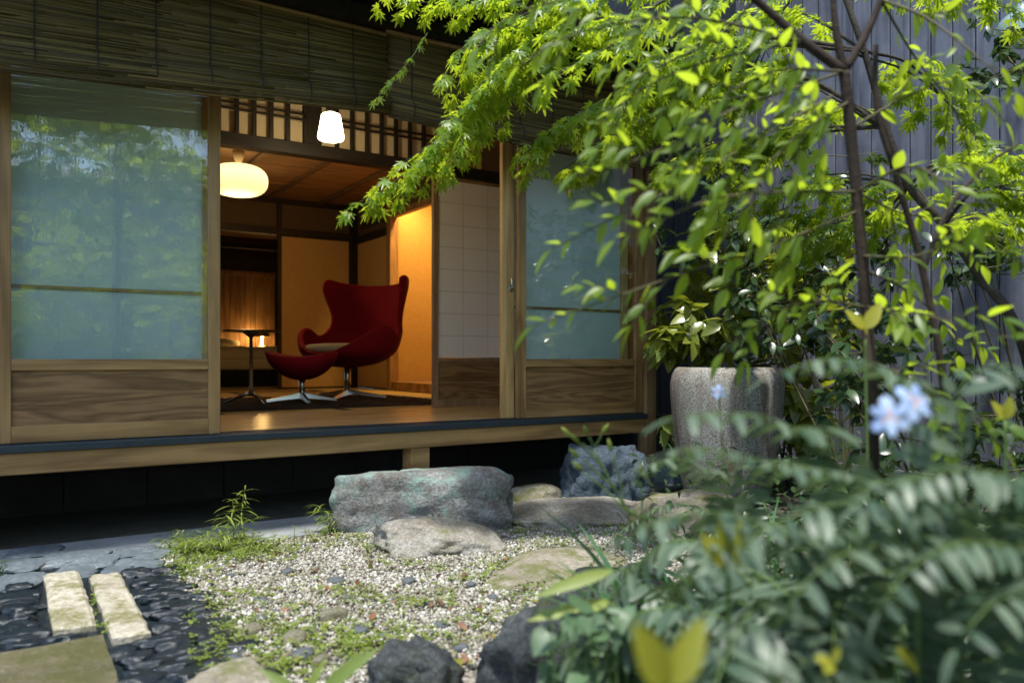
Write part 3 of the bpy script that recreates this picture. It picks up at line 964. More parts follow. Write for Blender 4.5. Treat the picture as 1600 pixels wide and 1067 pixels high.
# ------------------------------------------------------------------ bamboo blinds under the eave
def blind(x0, x1, y, zt0, zt1, zb0, zb1, label, seed):
    r = random.Random(seed)
    b = thing('bamboo_blind', ((x0 + x1) / 2, y, zb0), label, 'bamboo blind')
    n = 64
    mb = MB()

    def row(y_, za, zb_, rad, amp):
        segs = 5
        a0 = x0 + r.uniform(-0.008, 0.008)
        a1 = x1 + r.uniform(-0.008, 0.008)
        # each reed is made of a few lengths laid end to end
        cuts = [a0]
        while cuts[-1] < a1 - 0.25:
            cuts.append(cuts[-1] + r.uniform(0.35, 0.9))
        cuts[-1] = a1
        for c0, c1 in zip(cuts, cuts[1:]):
            pts = []
            for k in range(3):
                xx = c0 + (c1 - c0) * k / 2
                s = (xx - x0) / (x1 - x0)
                pts.append((xx, y_ + r.uniform(-amp, amp), za + (zb_ - za) * s + r.uniform(-amp, amp) - 0.01 * math.sin(math.pi * s)))
            mb.tube(pts, rad * r.uniform(0.75, 1.2), 6)
    for k in range(n):
        s = k / (n - 1)
        row(y - 0.008 * math.sin(s * 3), zt0 + (zb0 + 0.10 - zt0) * s, zt1 + (zb1 + 0.10 - zt1) * s, 0.0034, 0.0012)
    for k in range(17):                       # the lower end is doubled up and bulges forward
        s = k / 16
        row(y - 0.012 - 0.028 * math.sin(math.pi * s) - 0.004, zb0 + 0.115 * (1 - s), zb1 + 0.10 * (1 - s), 0.0042, 0.0018)
    mb.build('reeds', M['reed'], b, kind='stuff', smooth=True)
    k = x0 + 0.13
    while k < x1:
        s = (k - x0) / (x1 - x0)
        zt, zb_ = zt0 + (zt1 - zt0) * s, zb0 + (zb1 - zb0) * s
        pts = [(k, y - 0.006, zt), (k, y - 0.016, (zt + zb_) / 2), (k, y - 0.013, zb_ + 0.12)]
        for q in range(6):
            e = q / 5
            pts.append((k + 0.004 * e, y - 0.021 - 0.029 * math.sin(math.pi * e), zb_ + 0.108 * (1 - e)))
        MB().tube(pts, 0.0028, 6).build('tie_cord', M['cord'], b)
        k += 0.215
    MB().tube([(x0, y + 0.004, zt0 + 0.012), (x1, y + 0.004, zt1 + 0.012)], 0.011, 10).build('head_rod', M['beam'], b, smooth=True)
    return b


blind(-0.9, 1.555, 3.55, 2.375, 2.36, 1.840, 1.985, 'wide bamboo blind hanging over the left door and the open room', 5)
blind(1.562, 3.43, 3.57, 2.385, 2.415, 1.975, 1.935, 'bamboo blind hanging over the right door behind the maple', 6)
box('blind_beam', M['under'], house, HX0, 3.46, 3.575, 3.635, 2.43, 2.50)

# ------------------------------------------------------------------ lamps
def lamp_light(name, loc, energy, color, size, parent):
    ld = bpy.data.lights.new(name, 'POINT')
    ld.energy = energy
    ld.color = color
    ld.shadow_soft_size = size
    o = bpy.data.objects.new(name, ld)
    COL.objects.link(o)
    o.parent = parent
    o.location = Vector(loc) - ORG[parent.name]
    return o


pl = thing('pendant_lamp', (1.76, 7.30, CZ), 'glowing ribbed cream pendant lamp hanging from the room ceiling', 'pendant lamp')
pc = Vector((1.76, 7.30, 2.40))
mb = MB()
nseg = 64
prof = []
for k in range(25):
    a = -math.pi / 2 + math.pi * k / 24
    ca, sa = math.cos(a), math.sin(a)
    prof.append((0.255 * abs(ca) ** 0.62 + 0.001, 0.137 * math.copysign(abs(sa) ** 0.85, sa)))
vs, fs = [], []
for r_, z_ in prof:
    for k in range(nseg * 2):
        th = 2 * math.pi * k / (nseg * 2)
        rr = r_ * (1 - (0.022 if k % 2 else 0))
        vs.append((pc.x + rr * math.cos(th), pc.y + rr * math.sin(th), pc.z + z_))
W = nseg * 2
for i in range(24):
    for k in range(W):
        fs.append((i * W + k, i * W + (k + 1) % W, (i + 1) * W + (k + 1) % W, (i + 1) * W + k))
t = NT('lit_shade')
tc = t.n('ShaderNodeTexCoord')
t.set((0.85, 0.78, 0.6), 0.6)
t.b.inputs['Emission Color'].default_value = (1.0, 0.72, 0.33, 1)
sp_ = t.n('ShaderNodeSeparateXYZ')
t.l(tc.outputs['Object'], sp_.inputs[0])
t.l(t.ramp(t.mth('ADD', t.mth('MULTIPLY', sp_.outputs[2], 3.2), 1.28), [(0.0, (0.30, 0.30, 0.30)), (0.25, (0.55, 0.55, 0.55)), (0.6, (0.85, 0.85, 0.85)), (1.0, (0.60, 0.60, 0.60))]), t.b.inputs['Emission Strength'])
M['shade'] = t.m
mb.add(vs, fs).build('lamp_shade', M['shade'], pl)
cup = plain('ceiling_cup', (0.62, 0.50, 0.32), (0.70, 0.58, 0.38), 20, 0.5)
MB().lathe([(0.012, -0.105), (0.03, -0.09), (0.045, -0.05), (0.05, 0.0)], (1.76, 7.30, CZ - 0.001), 20).build('ceiling_cup', cup, pl, smooth=True)
MB().tube([(1.76, 7.30, CZ - 0.10), (1.76, 7.30, 2.53)], 0.004, 6).build('cord', cup, pl)
lamp_light('lamp_glow', (1.76, 7.30, 2.20), 10, (1.0, 0.62, 0.26), 0.22, pl)

wl = thing('veranda_lamp', (1.616, 4.5, 2.62), 'bright white cone shaped glass lamp hanging over the veranda', 'lamp')
MB().lathe([(0.066, 0.0), (0.074, 0.004), (0.078, 0.02), (0.056, 0.145), (0.050, 0.152), (0.03, 0.154)], (1.616, 4.5, 2.09), 32).build('lamp_shade', glow('lit_opal_glass', (1.0, 0.86, 0.55), 4.0), wl, smooth=True)
MB().lathe([(0.026, 0.0), (0.030, 0.01), (0.030, 0.05), (0.008, 0.06)], (1.616, 4.5, 2.245), 20).build('lamp_holder', M['steel'], wl, smooth=True)
MB().tube([(1.616, 4.5, 2.30), (1.616, 4.5, 2.60)], 0.006, 8).build('stem', M['steel'], wl)
MB().lathe([(0.05, 0.0), (0.045, 0.018), (0.01, 0.02)], (1.616, 4.5, 2.60), 20).build('ceiling_plate', M['steel'], wl, smooth=True)
lamp_light('lamp_glow', (1.616, 4.5, 2.04), 3.8, (1.0, 0.72, 0.38), 0.07, wl)

al = thing('alcove_light', (4.0, 7.3, 2.59), 'warm strip light hidden under the alcove ceiling', 'lamp')
MB().box(3.70, 3.76, 6.5, 8.0, 2.56, 2.599).build('light_strip', glow('lit_strip', (1.0, 0.62, 0.2), 9), al)
ad = bpy.data.lights.new('alcove_glow', 'AREA')
ad.shape = 'RECTANGLE'
ad.size = 0.06
ad.size_y = 1.4
ad.energy = 13
ad.color = (1.0, 0.56, 0.16)
ao = bpy.data.objects.new('alcove_glow', ad)
COL.objects.link(ao)
ao.parent = al
ao.location = Vector((3.73, 7.25, 2.55)) - ORG[al.name]
ao.rotation_euler = (0, math.radians(-20), 0)

# ------------------------------------------------------------------ back room: bed, headboard, nightstand, lamp
hb = thing('headboard_wall', (2.95, 12.35, FZ), 'slatted wooden headboard panel behind the bed', 'headboard')
for i in range(17):
    x = 2.25 + i * 0.075
    box('board', M['head'], hb, x, x + 0.071, 12.33, 12.36 + 0.004 * (i % 2), FZ, 2.06, 0.002)
box('cap_rail', M['head'], hb, 2.25, 3.53, 12.31, 12.44, 2.061, 2.13, 0.003)
bed = thing('bed', (2.6, 11.3, FZ), 'low bed with cream cover in the back room', 'bed')
box('bed_base', M['black'], bed, 1.95, 3.10, 10.25, 12.30, FZ + 0.002, FZ + 0.20, 0.02)
box('mattress', M['cream'], bed, 1.93, 3.12, 10.22, 12.30, FZ + 0.205, FZ + 0.36, 0.05)
cv, cf = [], []
for j in range(30):
    for i in range(24):
        x = 1.91 + 1.23 * i / 23
        y = 10.19 + 2.1 * j / 29
        cv.append((x, y, FZ + 0.50 + 0.02 * noise.noise(Vector((x * 5, y * 5, 0))) + 0.03 * noise.noise(Vector((x * 2, y * 2, 3))) - 0.12 * max(0, 0.12 - (y - 10.19)) / 0.12 - 0.10 * max(0, 0.1 - (3.14 - x)) / 0.1))
for j in range(29):
    for i in range(23):
        a = j * 24 + i
        cf.append((a, a + 1, a + 25, a + 24))
cm = MB()
cm.add(cv, cf)
cvo = cm.build('cover', M['cream'], bed, smooth=True)
sd = cvo.modifiers.new('thick', 'SOLIDIFY')
sd.thickness = 0.13
sd.offset = -1
pil = thing('pillow', (2.55, 12.05, FZ + 0.5), 'cream pillow at the head of the bed', 'pillow')
vs, fs = ICO[3]
MB().add([(2.62 + 0.30 * math.copysign(abs(v.x) ** 0.7, v.x), 12.05 + 0.2 * math.copysign(abs(v.y) ** 0.7, v.y), FZ + 0.575 + 0.075 * v.z) for v in vs], fs).build('pillow_case', M['cream'], pil, smooth=True)
ns = thing('nightstand', (3.32, 12.05, FZ), 'small dark nightstand beside the bed', 'nightstand')
box('cabinet', M['dark_h'], ns, 3.16, 3.50, 11.86, 12.25, FZ + 0.06, FZ + 0.50, 0.004)
box('top_board', M['dark_h'], ns, 3.15, 3.51, 11.85, 12.26, FZ + 0.5005, FZ + 0.525, 0.003)
for xx in (3.17, 3.46):
    for yy in (11.88, 12.20):
        box('leg', M['dark_v'], ns, xx, xx + 0.03, yy, yy + 0.03, FZ, FZ + 0.0595)
bl = thing('bedside_lamp', (3.24, 12.03, FZ + 0.526), 'lit mushroom shaped bedside lamp on the nightstand', 'lamp')
brass = plain('brass_shade', (0.42, 0.30, 0.12), (0.5, 0.36, 0.16), 10, 0.35, metal=0.8)
lz = FZ + 0.526
MB().lathe([(0.125, 0.155), (0.122, 0.175), (0.10, 0.215), (0.06, 0.24), (0.02, 0.248)], (3.24, 12.03, lz), 28, cap=False).build('lamp_shade', brass, bl, smooth=True)
MB().lathe([(0.07, 0.0), (0.068, 0.012), (0.02, 0.02), (0.018, 0.15), (0.03, 0.16)], (3.24, 12.03, lz), 20).build('lamp_foot', plain('white_foot', (0.6, 0.55, 0.45), (0.7, 0.65, 0.55), 10, 0.5), bl, smooth=True)
vs, fs = ICO[2]
MB().add([(3.24 + 0.035 * v.x, 12.03 + 0.035 * v.y, lz + 0.185 + 0.03 * v.z) for v in vs], fs).build('bulb', glow('lit_bulb', (1.0, 0.7, 0.3), 7), bl, smooth=True)
lamp_light('lamp_glow', (3.24, 11.98, lz + 0.14), 7.0, (1.0, 0.6, 0.2), 0.04, bl)
lamp_light('lamp_glow', (3.15, 12.18, lz + 0.20), 1.6, (1.0, 0.6, 0.2), 0.04, bl)

# ------------------------------------------------------------------ rug, armchair, ottoman, side table
rug = thing('rug', (2.2, 6.2, FZ), 'dark brown shaggy rug with pale fringe under the armchair', 'rug')
g_ = random.Random(4)
mb = MB()
nx, ny = 60, 44
vs, fs = [], []
for j in range(ny + 1):
    for i in range(nx + 1):
        x = 0.95 + 2.05 * i / nx
        y = 5.42 + 1.55 * j / ny
        e = min(i, nx - i, j, ny - j)
        vs.append((x + (g_.uniform(-0.01, 0.01) if e == 0 else 0), y, FZ + (0.004 if e == 0 else 0.018 + g_.uniform(-0.006, 0.008))))
for j in range(ny):
    for i in range(nx):
        a = j * (nx + 1) + i
        fs.append((a, a + 1, a + nx + 2, a + nx + 1))
mb.add(vs, fs).build('pile', M['rug'], rug)
mb = MB()
for k in range(120):
    y = 5.43 + 1.53 * k / 119
    x = 2.995
    L = g_.uniform(0.06, 0.10)
    mb.tube([(x, y, FZ + 0.012), (x + L * 0.5, y + g_.uniform(-0.015, 0.015), FZ + 0.016), (x + L, y + g_.uniform(-0.02, 0.02), FZ + 0.006)], 0.005, 5)
mb.build('fringe', M['cream'], rug, kind='stuff', smooth=True)


def star_base(mb, c, r, h, rot, arms=4):
    for k in range(arms):
        a = rot + 2 * math.pi * k / arms
        d = Vector((math.cos(a), math.sin(a), 0))
        s = Vector((-d.y, d.x, 0))
        vs = []
        for rr, w, z0, z1 in ((0.015, 0.022, 0.025, 0.075), (r * 0.55, 0.020, 0.014, 0.045), (r, 0.016, 0.0, 0.022)):
            b = Vector(c) + d * rr
            vs += [b - s * w + UP * z0, b + s * w + UP * z0, b + s * w * 0.6 + UP * z1, b - s * w * 0.6 + UP * z1]
        fs = [(3, 2, 1, 0), (8, 9, 10, 11)]
        for q in (0, 4):
            for e in range(4):
                fs.append((q + e, q + (e + 1) % 4, q + 4 + (e + 1) % 4, q + 4 + e))
        mb.add(vs, fs)
    return mb


def interp(tab, z):
    for (a, *va), (b, *vb) in zip(tab, tab[1:]):
        if z <= b:
            k = (z - a) / (b - a)
            k = k * k * (3 - 2 * k) if False else k
            return [p + (q - p) * k for p, q in zip(va, vb)]
    return list(tab[-1][1:])


CH = Vector((2.46, 6.44, FZ + 0.02))
ch_face = math.atan2(-0.50, -0.87)
chair = thing('egg_armchair', CH, 'dark red wing shaped egg armchair on a metal star base', 'armchair')
chair.rotation_euler = (0, 0, ch_face)
tab = [  # z, half opening (deg), depth semi axis, width semi axis, centre x
    (0.285, 180, 0.07, 0.08, 0.00), (0.295, 180, 0.15, 0.17, 0.00), (0.315, 180, 0.23, 0.26, 0.00), (0.345, 180, 0.29, 0.33, 0.00), (0.375, 176, 0.33, 0.375, 0.00),
    (0.41, 150, 0.36, 0.405, -0.01), (0.46, 134, 0.375, 0.425, -0.02), (0.52, 124, 0.385, 0.435, -0.03), (0.565, 113, 0.385, 0.435, -0.045), (0.59, 98, 0.38, 0.43, -0.055),
    (0.605, 80, 0.375, 0.42, -0.06), (0.65, 69, 0.365, 0.41, -0.08), (0.72, 67, 0.355, 0.40, -0.105), (0.80, 72, 0.345, 0.405, -0.13), (0.88, 80, 0.335, 0.415, -0.155),
    (0.95, 87, 0.325, 0.42, -0.18), (1.00, 90, 0.315, 0.42, -0.195), (1.035, 90, 0.305, 0.415, -0.205)]
def chair_pt(th, z):
    _, a_, b_, xc = interp(tab, z)
    return (xc - a_ * math.cos(th), b_ * math.sin(th), z)


rim_tab = [(0, 0.56), (70, 0.56), (78, 0.53), (88, 0.575), (100, 0.605), (112, 0.60), (126, 0.545), (142, 0.465), (160, 0.405), (180, 0.385)]
wing_tab = [(0.56, 70), (0.60, 66), (0.66, 66), (0.74, 70), (0.82, 77), (0.90, 85), (0.97, 92), (1.035, 93)]
vs, fs = [], []
ncol, nrow = 72, 16
for i in range(nrow + 1):
    for j in range(ncol):
        dg = -180 + 360 * j / ncol
        zr = interp(rim_tab, abs(dg))[0]
        vs.append(chair_pt(math.radians(dg), 0.285 + (zr - 0.285) * (i / nrow)))
for i in range(nrow):
    for j in range(ncol):
        fs.append((i * ncol + j, i * ncol + (j + 1) % ncol, (i + 1) * ncol + (j + 1) % ncol, (i + 1) * ncol + j))
ctr = len(vs)
vs.append((0, 0, 0.28))
for j in range(ncol):
    fs.append((ctr, (j + 1) % ncol, j))
base = len(vs)
bcol, brow = 28, 22
for i in range(brow + 1):
    z = 0.56 + (1.035 - 0.56) * i / brow
    th = interp(wing_tab, z)[0]
    for j in range(bcol + 1):
        q = -1 + 2 * j / bcol
        x, y, _ = chair_pt(math.radians(th * q), z)
        top = max(0, (z - 0.75) / 0.285)
        k_ = abs(q)
        lift = 0.075 * k_ ** 2 - 0.035
        if k_ > 0.86:
            lift -= 0.045 * ((k_ - 0.86) / 0.14) ** 2
        vs.append((x, y, z + top ** 2 * lift))
for i in range(brow):
    for j in range(bcol):
        a = base + i * (bcol + 1) + j
        fs.append((a, a + 1, a + bcol + 2, a + bcol + 1))
me = bpy.data.meshes.new('shell')
me.from_pydata(vs, [], fs)
bm = bmesh.new()
bm.from_mesh(me)
bmesh.ops.remove_doubles(bm, verts=bm.verts, dist=0.0015)
bmesh.ops.recalc_face_normals(bm, faces=bm.faces)
bm.to_mesh(me)
bm.free()
for p in me.polygons:
    p.use_smooth = True
me.materials.append(M['red'])
shell = link_mesh('shell', me, chair)
sd = shell.modifiers.new('thick', 'SOLIDIFY')
sd.thickness = 0.05
sd.offset = 0
ss = shell.modifiers.new('smooth', 'SUBSURF')
ss.levels = 1
ss.render_levels = 1
v0, f0 = ICO[3]
cu = MB().add([(CH.x + 0.02 + 0.325 * math.copysign(abs(v.x) ** 0.75, v.x), CH.y + 0.335 * math.copysign(abs(v.y) ** 0.75, v.y), CH.z + 0.415 + 0.052 * math.copysign(abs(v.z) ** 0.6, v.z)) for v in v0], f0)
cu.build('seat_cushion', plain('beige_seat', (0.42, 0.38, 0.28), (0.5, 0.46, 0.35), 60, 0.9), chair, smooth=True)
MB().tube([CH + Vector((0, 0, 0.04)), CH + Vector((0, 0, 0.30))], 0.028, 16).build('column', M['alu'], chair, smooth=True)
star_base(MB(), CH, 0.34, 0, math.radians(20)).build('star_base', M['alu'], chair, bevel=0.004)

OT = Vector((1.93, 6.02, FZ + 0.02))
ot = thing('footstool', OT, 'dark red saddle shaped footstool before the armchair', 'footstool')
ot.rotation_euler = (0, 0, math.radians(-32))
vs, fs = [], []
nr, na = 12, 40
for side in (1, -1):
    for i in range(nr + 1):
        r = i / nr
        for k in range(na):
            th = 2 * math.pi * k / na
            x = 0.28 * r * math.copysign(abs(math.cos(th)) ** 0.85, math.cos(th))
            y = 0.22 * r * math.copysign(abs(math.sin(th)) ** 0.85, math.sin(th))
            edge = 0.335 + 0.055 * (x / 0.28) ** 2
            if side > 0:
                z = edge + 0.018 * (1 - r ** 6) ** 0.5
            else:
                z = edge - 0.155 * (1 - r ** 2.2) ** 0.62 - 0.012 * (1 - r ** 8) ** 0.5
            vs.append((OT.x + x, OT.y + y, OT.z + z))
n1 = (nr + 1) * na
for sidx in range(2):
    for i in range(nr):
        for k in range(na):
            a = sidx * n1 + i * na + k
            b = sidx * n1 + i * na + (k + 1) % na
            q = (a, b, b + na, a + na)
            fs.append(q if sidx else q[::-1])
o = MB().add(vs, fs).build('seat_pad', M['red'], ot, smooth=True)
bm = bmesh.new()
bm.from_mesh(o.data)
bmesh.ops.remove_doubles(bm, verts=bm.verts, dist=0.0008)
bmesh.ops.recalc_face_normals(bm, faces=bm.faces)
bm.to_mesh(o.data)
bm.free()
MB().tube([OT + Vector((0, 0, 0.04)), OT + Vector((0, 0, 0.20))], 0.024, 16).build('column', M['alu'], ot, smooth=True)
star_base(MB(), OT, 0.27, 0, math.radians(25)).build('star_base', M['alu'], ot, bevel=0.004)

TB = Vector((1.53, 5.97, FZ + 0.018))
tb = thing('side_table', TB, 'slender three legged metal side table with thin dark top', 'side table')
MB().lathe([(0.205, 0.0), (0.21, 0.003), (0.21, 0.008), (0.2, 0.011)], TB + Vector((0, 0, 0.536)), 48).build('table_top', M['tabletop'], tb, smooth=False)
MB().lathe([(0.012, 0.0), (0.016, 0.01), (0.062, 0.045), (0.07, 0.05)], TB + Vector((0, 0, 0.485)), 24).build('top_bracket', M['steel'], tb, smooth=True)
MB().lathe([(0.022, 0.06), (0.014, 0.12), (0.0135, 0.40), (0.019, 0.405), (0.019, 0.42), (0.012, 0.425), (0.012, 0.49)], TB, 20).build('column', M['steel'], tb, smooth=True)
for k in range(3):
    a = math.radians(-75 + 120 * k)
    d = Vector((math.cos(a), math.sin(a), 0))
    MB().tube([TB + UP * 0.085, TB + d * 0.05 + UP * 0.07, TB + d * 0.19 + UP * 0.008], [0.017, 0.014, 0.008], 8).build('leg', M['steel'], tb, smooth=True)

# ------------------------------------------------------------------ board walls, pot, outdoor lamp
FX = 5.0
wall = thing('board_wall', (FX, 1.0, 0), 'tall weathered grey blue wall of upright boards on the right', 'board wall')
plank = []
for k in range(4):
    mb = MB().box(-0.011, 0.011, -0.065, 0.065, 0, 4.2)
    me = bpy.data.meshes.new('plank')
    me.from_pydata(mb.v, [], mb.f)
    me.materials.append(M['fence'])
    plank.append(me)
y = 4.395
k = 0
while y > -6.2:
    o = piece('plank', plank[k % 4], wall, Matrix.Translation((FX + rnd.uniform(-0.003, 0.003), y, 0.06)))
    bv = o.modifiers.new('bevel', 'BEVEL')
    bv.width = 0.003
    y -= 0.1385
    k += 1
box('backing', M['darkboard'], wall, FX + 0.015, FX + 0.06, -6.3, 4.52, 0.05, 4.25)
MB().box(FX - 0.03, FX + 0.08, -6.3, 4.40, -0.1, 0.06).build('plinth', M['concrete'], wall)

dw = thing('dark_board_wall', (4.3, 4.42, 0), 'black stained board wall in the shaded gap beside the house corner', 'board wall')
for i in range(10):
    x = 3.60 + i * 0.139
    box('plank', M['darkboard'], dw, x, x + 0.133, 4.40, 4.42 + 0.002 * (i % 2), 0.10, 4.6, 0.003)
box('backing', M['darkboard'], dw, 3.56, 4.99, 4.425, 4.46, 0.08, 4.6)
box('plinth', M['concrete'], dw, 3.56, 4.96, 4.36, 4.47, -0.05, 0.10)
kb = MB().box(3.50, 3.95, 3.60, 3.79, -0.02, 0.13).build('kerb_block', plain('kerb_stone', (0.20, 0.25, 0.28), (0.34, 0.39, 0.42), 12, 0.8, 0.3), loc=(3.7, 3.7, 0), bevel=0.01)
setp(kb, 'pale blue grey kerb block at the foot of the corner post', 'kerb')

t = NT('pot_glaze')
v = t.coord(rand=False)
st = t.noise(t.coord((14, 14, 1.3), rand=False), 1.0, 5, 0.7, 0.6)
sp = t.noise(v, 130, 3, 0.7)
bl_ = t.noise(v, 6, 5, 0.7)
c = t.ramp(sp, [(0.38, (0.07, 0.062, 0.05)), (0.47, (0.20, 0.19, 0.165)), (0.62, (0.36, 0.355, 0.325))])
c = t.mix(t.ramp(st, [(0.46, (0, 0, 0)), (0.64, (0.85, 0.85, 0.85))]), c, (0.13, 0.075, 0.05))
c = t.mix(t.ramp(bl_, [(0.5, (0, 0, 0)), (0.75, (0.6, 0.6, 0.6))]), c, (0.34, 0.36, 0.35))
M['pot'] = t.set(c, 0.6, t.bump(sp, 0.5, 0.006), spec=0.4)
pc = PG(1135, 783)
pot = thing('stoneware_pot', pc, 'large speckled stoneware pot with brown streaks in front of the shrub', 'pot')
MB().lathe([(0.20, 0.0), (0.225, 0.03), (0.25, 0.12), (0.278, 0.28), (0.298, 0.45), (0.308, 0.58), (0.310, 0.66), (0.300, 0.715), (0.283, 0.742), (0.262, 0.752), (0.240, 0.748), (0.232, 0.73), (0.245, 0.60), (0.20, 0.08)], pc, 64).build('vessel', M['pot'], pot, smooth=True)
MB().lathe([(0.243, 0.0), (0.12, 0.004), (0.002, 0.005)], pc + UP * 0.60, 40).build('water', plain('dark_water', (0.006, 0.008, 0.008), (0.01, 0.012, 0.012), 4, 0.04, 0.02, spec=0.6), pot, smooth=True)

enamel = plain('grey_green_enamel', (0.16, 0.24, 0.25), (0.22, 0.31, 0.32), 6, 0.25, 0.02, spec=0.6)
lp = P(1597, 52, 4.35)
ol = thing('outdoor_lamp', (FX, lp.y, lp.z), 'grey green enamel dome lamp high on the board wall', 'lamp')
MB().lathe([(0.135, -0.02), (0.132, 0.02), (0.115, 0.065), (0.08, 0.10), (0.035, 0.118), (0.03, 0.16)], lp, 32, cap=False).build('lamp_shade', enamel, ol, smooth=True)
MB().tube([lp + UP * 0.15, lp + UP * 0.20 + Vector((0.1, 0, 0)), Vector((FX - 0.012, lp.y, lp.z + 0.16))], 0.012, 8).build('bracket', enamel, ol, smooth=True)
v0, f0 = ICO[3]
MB().add([(lp.x + 0.06 * q.x, lp.y + 0.06 * q.y, lp.z - 0.02 + 0.07 * q.z) for q in v0], f0).build('globe', plain('unlit_globe', (0.5, 0.55, 0.55), (0.6, 0.65, 0.65), 6, 0.15), ol, smooth=True)

# ------------------------------------------------------------------ leaves and how they are spread
def ovate(w=0.42, n=5, fold=0.12, droop=0.22, peak=0.42, point=1.0):
    vs, fs = [], []
    for i in range(n + 1):
        s = i / n
        hw = w * 0.5 * (math.sin(math.pi * min(1, s ** (math.log(0.5) / math.log(peak))))) ** (0.8 * point)
        z = -droop * s * s
        if i in (0, n):
            vs.append((0, s, z))
        else:
            vs += [(-hw, s, z + fold * hw * 2), (0, s, z), (hw, s, z + fold * hw * 2)]
    rows = [[0]] + [[1 + 3 * k, 2 + 3 * k, 3 + 3 * k] for k in range(n - 1)] + [[1 + 3 * (n - 1)]]
    for a, b in zip(rows, rows[1:]):
        if len(a) == 1:
            fs += [(a[0], b[1], b[0]), (a[0], b[2], b[1])]
        elif len(b) == 1:
            fs += [(a[0], a[1], b[0]), (a[1], a[2], b[0])]
        else:
            fs += [(a[0], a[1], b[1]), (a[0], b[1], b[0]), (a[1], a[2], b[2]), (a[1], b[2], b[1])]
    return np.array(vs), np.array(fs)


def toothed(w=0.42, droop=0.25, fold=0.10):
    n = 9
    L, R = [], []
    for i in range(1, n):
        s = i / n
        hw = w * 0.5 * math.sin(math.pi * s ** 0.8) ** 0.8
        if i % 2 and i > 2:
            hw *= 1.13
        L.append((-hw, s - (0.02 if i % 2 else 0), -droop * s * s + fold * hw * 2))
        R.append((hw, s - (0.02 if i % 2 else 0), -droop * s * s + fold * hw * 2))
    C = [(0, i / n, -droop * (i / n) ** 2) for i in range(n + 1)]
    vs = C + L + R
    fs = []
    for i in range(n):
        a, b = i, i + 1
        la = None if i == 0 else n + 1 + i - 1
        lb = None if i + 1 == n else n + 1 + i
        if la is None:
            fs.append((a, b, lb))
        elif lb is None:
            fs.append((a, b, la))
        else:
            fs += [(a, b, lb), (a, lb, la)]
        if la is None:
            fs.append((a, lb + n - 1, b))
        elif lb is None:
            fs.append((a, la + n - 1, b))
        else:
            fs += [(a, lb + n - 1, b), (a, la + n - 1, lb + n - 1)]
    return np.array(vs), np.array(fs)


def maple():
    lob = [(0, 1.0), (40, 0.88), (78, 0.66), (118, 0.36)]
    pts = []
    for i, (a, r) in enumerate(lob):
        if i == 0:
            pts += [(0, r), (7, 0.72), (20, 0.33)]
        else:
            pts += [(a - 9, r * 0.70), (a, r), (a + 8, r * 0.66)]
            if i < 3:
                pts.append((a + 19, 0.30 if i == 1 else 0.24))
    pts.append((175, 0.06))
    full = [(-a, r) for a, r in pts[::-1] if a > 0] + pts
    full = sorted(full, key=lambda q: q[0])
    vs = [(0, 0.10, 0.03)]
    for a, r in full:
        th = math.radians(a)
        x, y = r * math.sin(th), r * math.cos(th) + 0.10
        vs.append((x, y, -0.18 * r * r + 0.02))
    n = len(full)
    fs = [(0, i + 1, i) if False else (0, i + 2, i + 1) for i in range(n - 1)]
    fs.append((0, 1, n))
    return np.array(vs), np.array(fs)


def heart():
    half = [(0.0, 0.12), (0.16, 0.02), (0.34, 0.08), (0.45, 0.28), (0.42, 0.50), (0.28, 0.74), (0.10, 0.94), (0.0, 1.05)]
    out = half + [(-x, y) for x, y in half[-2:0:-1]]
    vs = [(0, 0.42, 0)] + [(x, y, 0.25 * abs(x) - 0.12 * y * y) for x, y in out]
    n = len(out)
    fs = [(0, i + 1, (i + 1) % n + 1) for i in range(n)]
    return np.array(vs), np.array(fs)


def clover():
    vs, fs = [], []
    for k in range(3):
        a = 2 * math.pi * k / 3
        base = len(vs)
        for r, da, z in ((0.05, 0, 0), (0.6, -0.55, 0.12), (1.0, -0.3, 0.1), (0.88, 0, 0.0), (1.0, 0.3, 0.1), (0.6, 0.55, 0.12)):
            vs.append((r * math.sin(a + da), r * math.cos(a + da), z))
        fs += [(base, base + 2, base + 1), (base, base + 3, base + 2), (base, base + 4, base + 3), (base, base + 5, base + 4)]
    return np.array(vs), np.array(fs)


def frame(p, d, nrm, s, sx=1.0):
    d = Vector(d).normalized()
    nrm = Vector(nrm)
    nrm = nrm - d * nrm.dot(d)
    if nrm.length < 1e-4:
        nrm = d.orthogonal()
    nrm.normalize()
    x = d.cross(nrm)
    return Matrix(((x.x * s * sx, d.x * s, nrm.x * s, p[0]), (x.y * s * sx, d.y * s, nrm.y * s, p[1]), (x.z * s * sx, d.z * s, nrm.z * s, p[2]), (0, 0, 0, 1)))


def spread(root, tmpl, mats, mat, name='leaf', rest='foliage', max_parts=300, min_px=10.0, smooth=True):
    tv, tf = tmpl
    scored = []
    other = []
    for m in mats:
        q = project(m.translation)
        if q and -30 < q[0] < 1630 and -30 < q[1] < 1097:
            s = m.to_scale()[1] * FP / q[2]
            if s >= min_px:
                scored.append((s, m))
                continue
        other.append(m)
    scored.sort(key=lambda k: -k[0])
    other += [m for _, m in scored[max_parts:]]
    if scored and max_parts:
        me = np_mesh(name, tv, tf, mat, smooth)
        for _, m in scored[:max_parts]:
            piece(name, me, root, m)
    if other:
        A = np.array([[list(r) for r in m] for m in other])
        V = np.einsum('nij,kj->nki', A[:, :3, :3], tv) + A[:, None, :3, 3]
        FF = (tf[None] + (np.arange(len(other)) * len(tv))[:, None, None]).reshape(-1, 3)
        o = link_mesh(rest, np_mesh(rest, V.reshape(-1, 3), FF, mat, smooth, off=ORG[root.name]), root)
        if len(other) > 1:
            o['kind'] = 'stuff'


